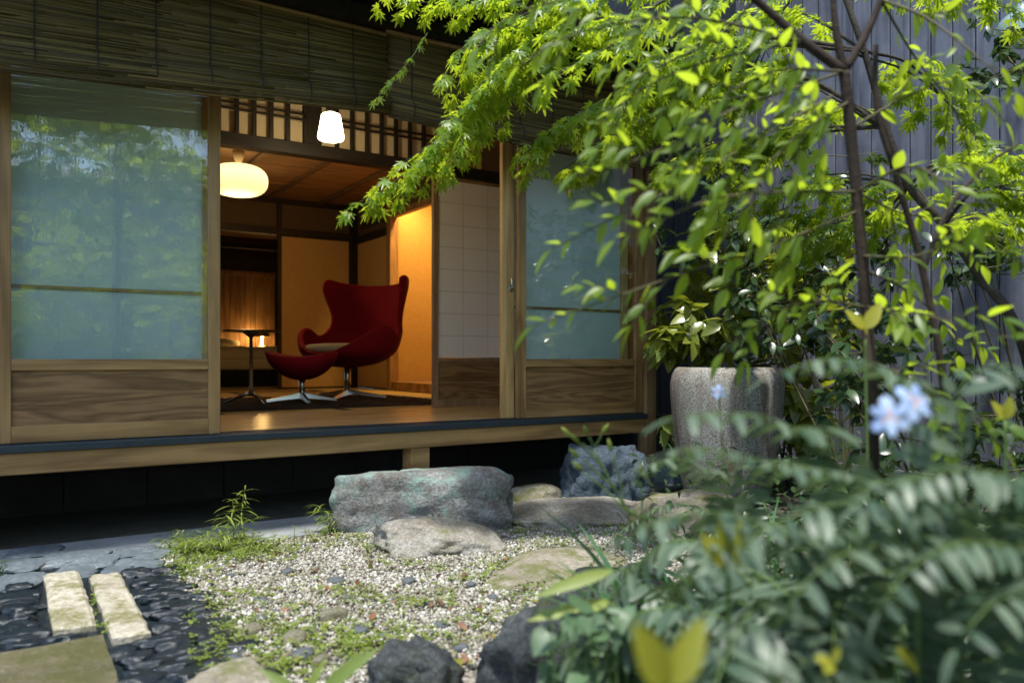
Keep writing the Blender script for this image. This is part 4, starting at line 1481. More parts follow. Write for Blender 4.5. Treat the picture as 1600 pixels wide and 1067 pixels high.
def crv(pts, step=0.02):                     # smooth curve through points, evenly sampled
    pts = [Vector(p) for p in pts]
    ext = [pts[0] * 2 - pts[1]] + pts + [pts[-1] * 2 - pts[-2]]
    dense = []
    for i in range(1, len(ext) - 2):
        a, b, c, d = ext[i - 1], ext[i], ext[i + 1], ext[i + 2]
        for k in range(16):
            s = k / 16
            dense.append(0.5 * ((2 * b) + (c - a) * s + (2 * a - 5 * b + 4 * c - d) * s * s + (3 * b - a - 3 * c + d) * s ** 3))
    dense.append(pts[-1])
    out = [dense[0]]
    acc = 0.0
    for a, b in zip(dense, dense[1:]):
        L = (b - a).length
        while acc + L >= step:
            k = (step - acc) / L
            a = a + (b - a) * k
            out.append(a.copy())
            L = (b - a).length
            acc = 0.0
        acc += L
    if len(out) < 2:
        out.append(dense[-1])
    return out


def rv(r, s=1.0):
    return Vector((r.uniform(-s, s), r.uniform(-s, s), r.uniform(-s, s)))


M['bark'] = rock_mat('grey_bark', (0.018, 0.015, 0.011), (0.04, 0.033, 0.024), (0.08, 0.068, 0.05), bump=0.5)
M['bark2'] = rock_mat('brown_bark', (0.014, 0.010, 0.007), (0.03, 0.02, 0.014), (0.055, 0.038, 0.026), bump=0.4)
M['twig'] = plain('twig', (0.06, 0.05, 0.02), (0.11, 0.10, 0.04), 30, 0.7)
M['gstem'] = plain('green_stem', (0.07, 0.12, 0.03), (0.12, 0.19, 0.05), 30, 0.6)
M['maple'] = leaf_mat('maple_leaf', (0.05, 0.12, 0.014), (0.17, 0.26, 0.022), (0.60, 0.76, 0.035), 0.54, 0.36)
M['ovate'] = leaf_mat('fresh_leaf', (0.06, 0.13, 0.012), (0.20, 0.29, 0.025), (0.62, 0.80, 0.04), 0.55, 0.40)
M['aucuba'] = leaf_mat('aucuba_leaf', (0.07, 0.13, 0.015), (0.24, 0.27, 0.035), (0.48, 0.54, 0.03), 0.34, 0.25, spots=(0.33, 0.34, 0.09), spec=0.6)
M['dark'] = leaf_mat('evergreen_leaf', (0.018, 0.045, 0.018), (0.045, 0.085, 0.03), (0.10, 0.17, 0.03), 0.25, 0.30, spec=0.6)
M['fern'] = leaf_mat('fern_leaf', (0.04, 0.08, 0.042), (0.155, 0.205, 0.135), (0.18, 0.28, 0.09), 0.28, 0.42, spec=0.4)
M['yellow'] = leaf_mat('young_yellow_leaf', (0.26, 0.28, 0.03), (0.38, 0.36, 0.04), (0.55, 0.52, 0.04), 0.45, 0.4)
M['iris'] = leaf_mat('strap_leaf', (0.04, 0.11, 0.045), (0.09, 0.19, 0.07), (0.16, 0.30, 0.07), 0.3, 0.35)
M['clover'] = leaf_mat('clover_leaf', (0.09, 0.15, 0.02), (0.22, 0.27, 0.04), (0.32, 0.40, 0.04), 0.35, 0.6)
M['weed'] = leaf_mat('weed_leaf', (0.12, 0.18, 0.025), (0.27, 0.32, 0.06), (0.42, 0.52, 0.05), 0.35, 0.5)
M['heart'] = leaf_mat('heart_leaf', (0.055, 0.11, 0.05), (0.11, 0.18, 0.085), (0.16, 0.26, 0.08), 0.28, 0.42)
M['fallen'] = leaf_mat('fallen_leaf', (0.07, 0.035, 0.02), (0.24, 0.11, 0.045), (0.2, 0.09, 0.03), 0.2, 0.6)
M['fallen_g'] = leaf_mat('fallen_green_leaf', (0.10, 0.13, 0.02), (0.26, 0.25, 0.04), (0.3, 0.3, 0.03), 0.2, 0.6)
M['petal'] = leaf_mat('pale_petal', (0.36, 0.50, 0.85), (0.52, 0.66, 0.92), (0.5, 0.62, 0.9), 0.35, 0.5)
M['crest'] = plain('orange_crest', (0.75, 0.33, 0.04), (0.85, 0.45, 0.06), 40, 0.6)
T_OV = ovate(0.44, 6, 0.10, 0.20, 0.40)
T_FG = ovate(0.38, 7, 0.14, 0.16, 0.40, 1.15)
T_NAR = ovate(0.22, 5, 0.10, 0.30, 0.45)
T_PIN = ovate(0.30, 7, 0.06, 0.30, 0.42, 0.65)
T_AU = toothed(0.44)
T_MA = maple()
T_HE = heart()
T_CL = clover()


def taper(pts, r0, r1):
    n = len(pts)
    return [r0 + (r1 - r0) * i / max(1, n - 1) for i in range(n)]


# ---- maple: flat drooping sprays
def maple_spray(r, base, tb, L, leafs, size):
    """opposite leaves along a side branch with little twigs"""
    end = len(base) - 1
    side = 1
    step = 3
    for i in range(2, len(base), step):
        p = base[i]
        t_ = (base[min(i + 1, end)] - base[i - 1]).normalized()
        h = t_.cross(UP)
        h = h.normalized() if h.length > 0.1 else Vector((1, 0, 0))
        s = i / end
        side = -side
        ln = L * (1.05 - 0.55 * s) * r.uniform(0.7, 1.2)
        d = (t_ * 0.75 + h * side * 0.8 + UP * r.uniform(-0.30, 0.15)).normalized()
        tip = p + d * ln - UP * ln * 0.30
        tw = crv([p, p + d * ln * 0.5 - UP * 0.02 * ln, tip], 0.026)
        tb.tube(tw, taper(tw, 0.0013, 0.0006), 4, cap=False)
        for j in range(1, len(tw)):
            tt = (tw[j] - tw[j - 1]).normalized()
            hh = tt.cross(UP)
            hh = hh.normalized() if hh.length > 0.1 else h
            for sd_ in (-1, 1):
                if r.random() < 0.12:
                    continue
                dd = tt * 0.75 + hh * sd_ * r.uniform(0.5, 0.95) - UP * r.uniform(0.1, 0.65) + rv(r, 0.2)
                nn = UP * 1.0 - dd.normalized() * -0.1 + rv(r, 0.45)
                pp = tw[j] + dd.normalized() * 0.012
                leafs.append(frame(pp, dd, nn, size * r.uniform(0.7, 1.2)))
        tt = (tw[-1] - tw[-2]).normalized()
        leafs.append(frame(tw[-1], tt - UP * 0.4, UP + rv(r, 0.4), size * r.uniform(0.9, 1.2)))


mp = thing('maple_tree', PG(1660, 830), 'green maple with star shaped leaves arching over the veranda', 'tree')
r = random.Random(21)
tr_pts = [mp.location, P(1600, 545, 2.95), P(1530, 430, 2.95), P(1475, 352, 2.95), P(1420, 290, 2.95), P(1385, 200, 2.95), P(1350, 80, 2.95), P(1300, -60, 3.0)]
tw = crv(tr_pts, 0.04)
MB().tube(tw, taper(tw, 0.026, 0.010), 12).build('trunk', M['bark'], mp, smooth=True)
limbs = [
    [P(1300, -60, 3.0), P(1150, -70, 3.05), P(1000, -50, 3.1), P(850, -30, 3.15), P(720, 0, 3.2), P(620, 5, 3.2)],
    [P(1150, -70, 3.05), P(1000, 20, 2.95), P(860, 60, 2.95), P(760, 125, 2.95), P(705, 205, 2.95), P(640, 265, 2.95), P(590, 305, 2.95)],
    [P(1350, 80, 2.95), P(1200, 60, 3.0), P(1080, 90, 3.05), P(960, 150, 3.1), P(880, 195, 3.1), P(820, 240, 3.1)],
    [P(1385, 200, 2.95), P(1250, 120, 3.1), P(1120, 130, 3.2), P(1030, 170, 3.25), P(960, 215, 3.3), P(900, 265, 3.3)],
    [P(1300, -60, 3.0), P(1200, -20, 2.8), P(1080, 10, 2.7), P(980, 60, 2.65), P(900, 100, 2.65), P(850, 130, 2.65)],
    [P(1000, -50, 3.1), P(880, 0, 3.0), P(780, 40, 3.0), P(720, 80, 3.0), P(690, 130, 3.0)],
    [P(1385, 200, 2.95), P(1280, 200, 3.2), P(1180, 220, 3.35), P(1100, 235, 3.4), P(1040, 265, 3.4)],
    [P(1420, 290, 2.95), P(1330, 280, 3.1), P(1230, 300, 3.3), P(1160, 330, 3.4)],
    [P(1475, 352, 2.95), P(1520, 300, 2.8), P(1570, 290, 2.75), P(1630, 280, 2.7)],
    [P(1420, 290, 2.95), P(1470, 250, 2.8), P(1540, 240, 2.75), P(1620, 255, 2.7)],
    [P(1475, 352, 2.95), P(1430, 300, 3.2), P(1360, 290, 3.3), P(1300, 320, 3.4), P(1240, 350, 3.5)],
    [P(1350, 80, 2.95), P(1250, 20, 3.2), P(1150, 30, 3.3), P(1070, 70, 3.4), P(1010, 120, 3.45)],
    [P(850, -30, 3.15), P(800, 60, 3.2), P(770, 150, 3.2), P(735, 215, 3.2), P(700, 255, 3.2)],
    [P(1080, 10, 2.7), P(1040, 80, 2.75), P(1000, 140, 2.8), P(985, 190, 2.8)],
    [P(1385, 200, 2.95), P(1330, 170, 3.2), P(1250, 190, 3.4), P(1160, 260, 3.5), P(1110, 300, 3.5)],
    [P(1420, 290, 2.95), P(1380, 330, 3.2), P(1300, 370, 3.4), P(1220, 400, 3.5)],
    [P(1350, 80, 2.95), P(1420, 100, 3.1), P(1480, 160, 3.2), P(1540, 230, 3.2), P(1580, 290, 3.2)],
    [P(1475, 352, 2.95), P(1540, 340, 3.1), P(1600, 360, 3.2), P(1650, 390, 3.2)],
    [P(1300, -60, 3.0), P(1220, 20, 3.2), P(1180, 100, 3.35), P(1150, 170, 3.4)],
    [P(1300, -60, 3.0), P(1400, -60, 3.1), P(1500, -30, 3.2), P(1580, 20, 3.2)],
]
leafs = []
tb = MB()
for k, lp_ in enumerate(limbs):
    b = crv(lp_, 0.02)
    MB().tube(b, taper(b, 0.0095 if k in (0, 1, 2, 3) else 0.007, 0.0018), 7).build('branch', M['bark'], mp, smooth=True)
    start = int(len(b) * 0.28) if k < 8 else int(len(b) * 0.15)
    maple_spray(r, b[start:], tb, 0.19, leafs, 0.047)
    for rep_ in range(0 if k in (4, 11) else (2 if k in (1, 2, 3, 6) else 1)):
        j_ = [p + rv(r, 0.07) * (0.25 + 0.75 * i / len(lp_)) for i, p in enumerate(lp_)]
        b2 = crv(j_, 0.02)
        MB().tube(b2, taper(b2, 0.005, 0.0015), 6).build('branch', M['bark'], mp, smooth=True)
        maple_spray(r, b2[int(len(b2) * 0.25):], tb, 0.17, leafs, 0.045)
tb.build('twigs', M['twig'], mp, kind='stuff')
spread(mp, T_MA, leafs, M['maple'])
# a bare hanging shoot left of the crown
sb = MB()
shoot = crv([P(668, 52, 3.1), P(640, 95, 3.1), P(605, 135, 3.1), P(585, 160, 3.1)], 0.01)
sb.tube(shoot, taper(shoot, 0.002, 0.001), 5).build('branch', M['gstem'], mp)
sl = []
for i in range(2, len(shoot), 2):
    tt = (shoot[i] - shoot[i - 1]).normalized()
    for sd_ in (-1, 1):
        if r.random() < 0.6:
            sl.append(frame(shoot[i], tt * 0.6 + RGT * sd_ * 0.7 - UP * r.uniform(0.0, 0.6), UP - FWD * 0.6 + rv(r, 0.4), r.uniform(0.022, 0.036)))
sl.append(frame(shoot[-1], shoot[-1] - shoot[-2], UP - FWD, 0.04))
spread(mp, T_MA, sl, M['maple'])
n_maple = len(leafs)

# ---- foreground tree with oval leaves
fg = thing('young_tree', PG(1366, 1010), 'slender tree with bright oval leaves in the near right foreground', 'tree')
r = random.Random(33)
D = 1.75
trunk = crv([fg.location, P(1364, 700, D), P(1353, 480, D), P(1338, 300, D), P(1321, 130, D), P(1316, 108, D)], 0.01)
MB().tube(trunk, taper(trunk, 0.0150, 0.0122), 12).build('trunk', M['bark2'], fg, smooth=True)
fl = []
ft_ = MB()
sprays = [
    [(1319, 112, D), (1255, 65, D), (1180, 0, D), (1100, -60, 1.7)], [(1319, 112, D), (1350, 60, D), (1376, 0, D), (1390, -60, D)], [(1319, 112, D), (1305, 40, D), (1300, -40, D)],
    [(1300, 150, 1.7), (1180, 220, 1.6), (1060, 290, 1.5), (960, 340, 1.45), (850, 395, 1.4)],
    [(1340, 330, D), (1200, 385, 1.55), (1060, 430, 1.45), (950, 468, 1.4), (835, 508, 1.35)],
    [(1319, 112, D), (1150, 170, 1.6), (1050, 225, 1.5), (960, 262, 1.45), (898, 272, 1.4)],
    [(1338, 300, D), (1230, 300, 1.5), (1120, 310, 1.4), (1030, 345, 1.35), (960, 375, 1.3)],
    [(1255, 65, D), (1100, 30, 1.6), (980, 35, 1.55), (880, 60, 1.5), (810, 105, 1.5)],
    [(1255, 65, D), (1130, 90, 1.65), (1030, 125, 1.6), (960, 170, 1.55), (925, 205, 1.5)],
    [(1180, 0, D), (1000, -10, 1.65), (880, 0, 1.6), (790, 30, 1.6), (745, 75, 1.55)],
    [(1338, 300, D), (1420, 260, 1.6), (1500, 300, 1.5), (1570, 330, 1.45)],
    [(1376, 0, D), (1450, 30, 1.7), (1540, 100, 1.6), (1590, 150, 1.6)],
    [(1345, 400, D), (1430, 400, 1.6), (1520, 370, 1.5), (1600, 380, 1.45)],
    [(1353, 480, D), (1270, 470, 1.6), (1190, 500, 1.5), (1120, 560, 1.45)],
    [(1353, 480, D), (1440, 490, 1.5), (1530, 520, 1.4), (1610, 530, 1.35)],
    [(1330, 200, D), (1420, 150, 1.75), (1500, 130, 1.7), (1580, 200, 1.65)],
    [(1330, 210, D), (1240, 170, 1.85), (1160, 150, 1.95), (1080, 180, 2.0)],
    [(1350, 560, D), (1420, 590, 1.6), (1500, 640, 1.5), (1570, 700, 1.45)],
    [(1319, 112, D), (1220, 110, 1.5), (1130, 150, 1.4), (1070, 210, 1.35), (1040, 260, 1.35)],
    [(1325, 160, D), (1260, 200, 1.45), (1200, 260, 1.4), (1160, 330, 1.35), (1120, 380, 1.35)],
    [(1338, 300, D), (1400, 330, 1.9), (1470, 350, 2.0), (1540, 420, 2.1)],
    [(1376, 0, D), (1430, 90, 1.9), (1490, 170, 2.0), (1520, 260, 2.1)],
    [(1180, 0, D), (1120, 60, 1.9), (1060, 90, 2.0), (1000, 120, 2.1), (950, 150, 2.1)],
    [(1345, 420, D), (1410, 450, 1.9), (1470, 500, 2.0), (1500, 560, 2.1)],
]
for k, s_ in enumerate(sprays):
    b = crv([P(*q) for q in s_], 0.02)
    if k < 3:
        MB().tube(b, taper(b, 0.0122 if k == 0 else 0.010, 0.006), 10).build('branch', M['bark2'], fg, smooth=True)
        continue
    MB().tube(b, taper(b, 0.0034, 0.0012), 6).build('branch', M['twig'], fg, smooth=True)
    n = len(b)
    side = 1
    for i in range(int(n * 0.20), n - 1):
        t_ = (b[i + 1] - b[i]).normalized()
        h = (t_.cross(UP).normalized() * 0.45 + t_.cross(FWD).normalized() * 0.85).normalized()
        side = -side
        if i % 5 == 0 and i < n * 0.84:      # a side twig
            d = (t_ * 0.9 + h * side * 0.6 - UP * r.uniform(-0.1, 0.15)).normalized()
            ln = r.uniform(0.07, 0.14)
            q = crv([b[i], b[i] + d * ln * 0.5, b[i] + d * ln - UP * ln * 0.12], 0.022)
            ft_.tube(q, taper(q, 0.0016, 0.0009), 4, cap=False)
            sd2 = 1
            for j in range(1, len(q)):
                tt = (q[j] - q[j - 1]).normalized()
                hh = (tt.cross(UP).normalized() * 0.45 + tt.cross(FWD).normalized() * 0.85).normalized()
                sd2 = -sd2
                dd = tt * 1.0 + hh * sd2 * 0.75 - UP * r.uniform(-0.1, 0.25) + rv(r, 0.3)
                fl.append(frame(q[j], dd, UP - FWD * 0.5 + rv(r, 0.7), r.uniform(0.024, 0.064)))
            fl.append(frame(q[-1], tt - UP * 0.15, UP - FWD * 0.4 + rv(r, 0.4), r.uniform(0.04, 0.06)))
        elif r.random() < 0.72:
            dd = t_ * 1.0 + h * side * 0.75 - UP * r.uniform(0.0, 0.3) + rv(r, 0.3)
            fl.append(frame(b[i], dd, UP - FWD * 0.5 + rv(r, 0.7), r.uniform(0.028, 0.066) * (1.1 - 0.35 * i / n)))
    fl.append(frame(b[-1], (b[-1] - b[-2]) - UP * 0.01, UP, 0.06))
ft_.build('twigs', M['twig'], fg, kind='stuff')
spread(fg, T_FG, fl, M['ovate'])
st2 = thing('bare_sapling', PG(1500, 1000), 'thin reddish brown sapling stem beside the slender tree', 'tree')
q = crv([st2.location, P(1478, 640, 1.8), P(1442, 425, 1.8), P(1398, 270, 1.8), P(1370, 170, 1.8), P(1368, 60, 1.8)], 0.04)
MB().tube(q, taper(q, 0.011, 0.006), 10).build('trunk', M['bark2'], st2, smooth=True)
q = crv([P(1442, 425, 1.8), P(1480, 330, 1.85), P(1540, 260, 1.9), P(1600, 220, 1.95)], 0.04)
MB().tube(q, taper(q, 0.006, 0.003), 8).build('branch', M['bark2'], st2, smooth=True)


# ---- shrubs with whorls of leaves at the shoot tips
def shrub(name, loc, label, tips, tmpl, mat, size, r, per=(6, 9), max_parts=300, cat='shrub', bark='twig'):
    s = thing(name, loc, label, cat)
    L = []
    mb = MB()
    base = Vector(loc)
    nodes = []
    order = list(tips)
    r.shuffle(order)
    order = sorted(order[:7], key=lambda p: -p.z) + order[7:]
    for k_, p in enumerate(order):
        if k_ < 7:
            mid = base.lerp(p, 0.5) + Vector((r.uniform(-0.08, 0.08), r.uniform(-0.08, 0.08), 0.10))
            c_ = crv([base + Vector((r.uniform(-0.06, 0.06), r.uniform(-0.06, 0.06), 0)), mid, p], 0.05)
            mb.tube(c_, taper(c_, 0.009, 0.003), 6)
            nodes += c_[2:]
        else:
            st_ = min(nodes, key=lambda q: (q - p).length + (0.3 if q.z > p.z else 0))
            mid = st_.lerp(p, 0.5) - UP * 0.02
            c_ = crv([st_, mid, p], 0.03)
            mb.tube(c_, taper(c_, 0.004, 0.0022), 5)
            nodes += c_[1:-1]
        ax = ((c_[-1] - c_[-2]).normalized() * 0.6 + UP * 0.5 + rv(r, 0.3)).normalized()
        a1 = ax.orthogonal().normalized()
        a2 = ax.cross(a1)
        for q in range(r.randint(*per)):
            th = q * 2.4 + r.uniform(-0.3, 0.3)
            rad = a1 * math.cos(th) + a2 * math.sin(th)
            el = r.uniform(-0.55, 0.55)
            d = rad + ax * el - UP * r.uniform(0.0, 0.5)
            L.append(frame(p - ax * r.uniform(0, 0.07), d, ax + rad * -0.2 + rv(r, 0.25), size * r.uniform(0.65, 1.15)))
    mb.build('stems', M[bark], s, smooth=True)
    spread(s, tmpl, L, mat, max_parts=max_parts)
    return s


r = random.Random(51)
tips = []
while len(tips) < 190:
    px, py, d = r.uniform(1015, 1320), r.uniform(340, 690), r.uniform(4.5, 5.2)
    if px < 1075 and not 470 < py < 600:
        continue
    if px < 1220 and py > 600:
        continue
    if (px - 1015) / 305 + (690 - py) / 350 < 0.42:
        continue
    tips.append(P(px, py, d))
tips += [P(1035, 650, 4.6), P(1048, 672, 4.6), P(1040, 520, 4.5), P(1070, 505, 4.5), P(1100, 500, 4.5), P(1130, 500, 4.45), P(1160, 490, 4.5), P(1030, 512, 4.5), P(1085, 525, 4.45)]
shrub('spotted_laurel', Vector((P(1225, 740, 4.95).x, P(1225, 740, 4.95).y, 0)), 'spotted laurel with glossy speckled yellow green leaves behind the pot', tips, T_AU, M['aucuba'], 0.14, r)
tips = []
while len(tips) < 120:
    px, py, d = r.uniform(1270, 1660), r.uniform(470, 800), r.uniform(3.0, 3.9)
    if (1660 - px) / 390 + (py - 470) / 330 < 0.45 + 0.2 * math.sin(px * 0.03):
        continue
    tips.append(P(px, py, d))
b0 = P(1450, 800, 3.5)
shrub('evergreen_shrub', Vector((b0.x, b0.y, 0)), 'dark evergreen shrub in shade before the board wall', tips, T_OV, M['dark'], 0.085, r, per=(7, 11))
tips = [P(r.uniform(1130, 1400), r.uniform(230, 560), r.uniform(3.9, 4.5)) for _ in range(150)] + [P(r.uniform(1010, 1180), r.uniform(220, 420), r.uniform(4.3, 4.7)) for _ in range(40)]
b0 = P(1330, 800, 4.2)
shrub('evergreen_shrub', Vector((b0.x, b0.y, 0)), 'leafy dark green shrub between the spotted laurel and the maple trunk', tips, T_OV, M['dark'], 0.08, r, per=(6, 9))
tips = [P(r.uniform(1500, 1640), r.uniform(0, 130), r.uniform(3.9, 4.3)) for _ in range(22)] + [P(r.uniform(1440, 1640), r.uniform(330, 430), r.uniform(3.6, 4.2)) for _ in range(30)]
b0 = P(1640, 800, 4.1)
shrub('camellia', Vector((b0.x, b0.y, 0)), 'tall glossy leaved camellia at the right edge before the board wall', tips, T_OV, M['dark'], 0.08, r, per=(6, 9))


# ---- ferns
def frond(parent, pts, r, size, mat, leaves, spacing=0.02):
    b = crv(pts, 0.01)
    n = len(b)
    stp = max(1, int(round(spacing / 0.01)))
    MB().tube(b[::2] if n > 4 else b, taper(b[::2] if n > 4 else b, 0.0026, 0.0008), 5).build('rachis', M['gstem'], parent, smooth=True)
    i0 = int(n * 0.22)
    roll = r.uniform(-0.35, 0.35)
    for i in range(i0, n - 1, stp):
        s = (i - i0) / max(1, n - i0)
        t_ = (b[i + 1] - b[max(0, i - 1)]).normalized()
        h = t_.cross(UP)
        h = h.normalized() if h.length > 0.15 else RGT.copy()
        nn = h.cross(t_).normalized()
        h, nn = h * math.cos(roll) + nn * math.sin(roll), nn * math.cos(roll) - h * math.sin(roll)
        sz = size * (0.55 + 0.6 * math.sin(math.pi * min(1, 0.18 + 0.80 * s))) * r.uniform(0.78, 1.15)
        for sd_ in (-1, 1):
            if r.random() < 0.07:
                continue
            d = h * sd_ * 0.9 + t_ * r.uniform(0.1, 0.5) - nn * r.uniform(-0.05, 0.4)
            leaves.append(frame(b[i] + h * sd_ * 0.003, d, nn + rv(r, 0.22), sz * r.uniform(0.85, 1.1)))
    leaves.append(frame(b[-1], b[-1] - b[-2], UP, size * 0.8))


def fern(base, label, fronds, r, size=0.05, mat='fern', nrand=8, spread_r=0.55, hgt=0.5, cat='fern'):
    f = thing('fern', base, label, cat)
    L = []
    for pts in fronds:
        frond(f, [base + Vector((0, 0, 0.01))] + [P(*q) for q in pts], r, size, mat, L)
    for k in range(nrand):
        a = 2 * math.pi * (k + r.random()) / nrand
        d = Vector((math.cos(a), math.sin(a), 0))
        ln = spread_r * r.uniform(0.75, 1.2)
        hh = hgt * r.uniform(0.7, 1.15)
        frond(f, [base, base + d * ln * 0.25 + UP * hh * 0.75, base + d * ln * 0.65 + UP * hh, base + d * ln + UP * hh * 0.75, base + d * ln * 1.2 + UP * hh * 0.45], r, size * r.uniform(0.85, 1.1), mat, L)
    spread(f, T_PIN, L, M[mat], name='leaflet', rest='leaflets')
    return f


r = random.Random(61)
g0 = lambda px, d: Vector((P(px, 560, d).x, P(px, 560, d).y, 0))
fern(g0(1330, 1.15), 'grey green fern whose upper frond arches across the pot', [
    [(1330, 760, 1.05), (1230, 665, 0.98), (1130, 645, 0.94), (1045, 655, 0.92)],
    [(1330, 880, 1.05), (1230, 830, 0.97), (1120, 800, 0.93), (1020, 815, 0.92), (965, 850, 0.92)],
    [(1310, 900, 1.02), (1240, 860, 0.95), (1150, 850, 0.90), (1090, 890, 0.88), (1050, 960, 0.88)]], r, 0.058, nrand=11, spread_r=0.42, hgt=0.45)
fern(g0(1480, 1.0), 'big grey green fern spreading over the lower right corner', [
    [(1470, 830, 0.95), (1350, 752, 0.90), (1200, 722, 0.88), (1090, 700, 0.86), (1020, 715, 0.86)],
    [(1500, 850, 0.92), (1400, 790, 0.86), (1290, 790, 0.84), (1190, 830, 0.83), (1120, 900, 0.83)],
    [(1480, 900, 0.92), (1420, 850, 0.85), (1330, 860, 0.82), (1250, 920, 0.80), (1210, 1000, 0.80)],
    [(1520, 850, 0.95), (1560, 770, 0.92), (1620, 740, 0.9), (1700, 760, 0.9)],
    [(1470, 700, 1.0), (1400, 590, 1.0), (1300, 560, 1.0), (1200, 590, 1.0)],
    [(1500, 720, 1.0), (1500, 610, 1.0), (1560, 570, 1.0), (1640, 590, 1.0)]], r, 0.050, nrand=15, spread_r=0.44, hgt=0.43)
fern(g0(1640, 0.95), 'fern at the right edge with fronds bending towards the flower', [
    [(1640, 850, 0.9), (1600, 760, 0.86), (1520, 735, 0.84), (1420, 750, 0.82), (1340, 790, 0.82)],
    [(1640, 930, 0.85), (1590, 860, 0.80), (1500, 850, 0.78), (1420, 890, 0.76), (1370, 960, 0.76)],
    [(1660, 980, 0.85), (1600, 930, 0.78), (1540, 950, 0.75), (1490, 1020, 0.74)]], r, 0.050, nrand=12, spread_r=0.40, hgt=0.42)
fern(g0(1130, 1.45), 'fern spreading low in front of the big pot', [[(1140, 800, 1.4), (1090, 730, 1.35), (1030, 720, 1.3), (980, 760, 1.3)], [(1160, 790, 1.4), (1190, 730, 1.35), (1240, 720, 1.35), (1290, 750, 1.35)]], r, 0.045, nrand=9, spread_r=0.27, hgt=0.34)
fern(g0(1330, 1.75), 'fern in shade behind the pale blue flower', [], r, 0.040, nrand=11, spread_r=0.50, hgt=0.42)
fern(g0(1560, 2.1), 'dark fern below the evergreen shrub', [], r, 0.036, nrand=12, spread_r=0.55, hgt=0.42)
fern(g0(1230, 2.3), 'small fern between the pot and the tree stems', [], r, 0.034, nrand=11, spread_r=0.45, hgt=0.36)


# ---- iris: strap leaves, flowers, buds
def blade(mb, p, d, L, w, r, droop):
    d = Vector(d).normalized()
    h = d.cross(Vector((r.uniform(-1, 1), r.uniform(-1, 1), 0.1))).normalized()
    vs, fs = [], []
    n = 7
    q = Vector(p)
    dd = d.copy()
    for i in range(n + 1):
        s = i / n
        ww = w * (1 - s ** 2.2) + 0.0006
        vs += [q - h * ww, q + h * ww]
        dd = (dd + Vector((d.x, d.y, 0)).normalized() * droop * 0.10 - UP * droop * 0.22 * s).normalized() if Vector((d.x, d.y, 0)).length > 1e-3 else dd
        q = q + dd * (L / n)
    for i in range(n):
        fs.append((2 * i, 2 * i + 1, 2 * i + 3, 2 * i + 2))
    mb.add(vs, fs)


def strap_clump(name, base, label, n, L, w, r, mat='iris', cat='plant', spread_=0.8, droop=1.0):
    o = thing(name, base, label, cat)
    for k in range(n):
        a = r.uniform(0, 6.283)
        d = Vector((math.cos(a) * spread_ * r.uniform(0.3, 1), math.sin(a) * spread_ * r.uniform(0.3, 1), 1))
        mb = MB()
        blade(mb, base + Vector((r.uniform(-0.03, 0.03), r.uniform(-0.03, 0.03), 0)), d, L * r.uniform(0.6, 1.1), w * r.uniform(0.8, 1.2), r, droop * r.uniform(0.4, 1.3))
        mb.build('blade', M[mat], o, smooth=True)
    return o


r = random.Random(71)
strap_clump('iris_plant', g0(1060, 1.75), 'clump of green strap leaves right of the lily buds', 26, 0.52, 0.011, r)
strap_clump('iris_plant', g0(1190, 2.1), 'clump of strap leaves in front of the big pot', 22, 0.55, 0.013, r)
strap_clump('iris_plant', g0(1130, 1.35), 'strap leaves growing low among the near ferns', 22, 0.42, 0.011, r)
strap_clump('iris_plant', g0(1010, 1.45), 'sparse strap leaves beside the speckled dark rock', 14, 0.38, 0.009, r, spread_=1.0)
strap_clump('iris_plant', g0(1420, 1.5), 'dark strap leaves under the pale blue flower', 22, 0.5, 0.012, r)


def flower(name, centre, face, dia, r, label, stem_to, group=None):
    o = thing(name, centre, label, 'flower', group)
    face = Vector(face).normalized()
    a1 = face.orthogonal().normalized()
    a2 = face.cross(a1)
    tv, tf = ovate(0.62, 6, -0.05, 0.30, 0.62, 0.6)
    me1 = np_mesh('petal', tv, tf, M['petal'], True)
    tv2, tf2 = ovate(0.16, 4, 0.1, 0.2, 0.5)
    me2 = np_mesh('crest', tv2, tf2, M['crest'], True)
    for k in range(6):
        th = 2 * math.pi * k / 6 + 0.3
        rad = a1 * math.cos(th) + a2 * math.sin(th)
        big = k % 2 == 0
        d = rad + face * (0.15 if big else 0.45)
        piece('petal', me1, o, frame(centre, d, face + rv(r, 0.15), dia * (0.5 if big else 0.46) * r.uniform(0.95, 1.08), 1.0 if big else 0.7))
        if big:
            piece('crest', me2, o, frame(centre + face * 0.0025, d, face, dia * 0.24, 1.3))
    c_ = crv([centre - face * 0.004, centre.lerp(Vector(stem_to), 0.25) - UP * 0.01, Vector(stem_to)], 0.02)
    MB().tube(c_, taper(c_, 0.0016, 0.003), 6).build('stem', M['gstem'], o, smooth=True)
    return o


toc = -FWD
flower('iris_flower', P(1390, 652, 0.80), toc + UP * 0.2 - RGT * 0.3, 0.042, r, 'pale blue iris bloom with orange crests, left of the near pair', g0(1440, 1.0))
flower('iris_flower', P(1428, 628, 0.82), toc + UP * 0.5 + RGT * 0.3, 0.044, r, 'pale blue iris bloom with orange crests, right of the near pair', g0(1445, 1.0))
flower('iris_flower', P(1122, 612, 1.6), toc - RGT * 0.8 + UP * 0.2, 0.032, r, 'small white iris bloom in front of the pot', g0(1165, 1.7))

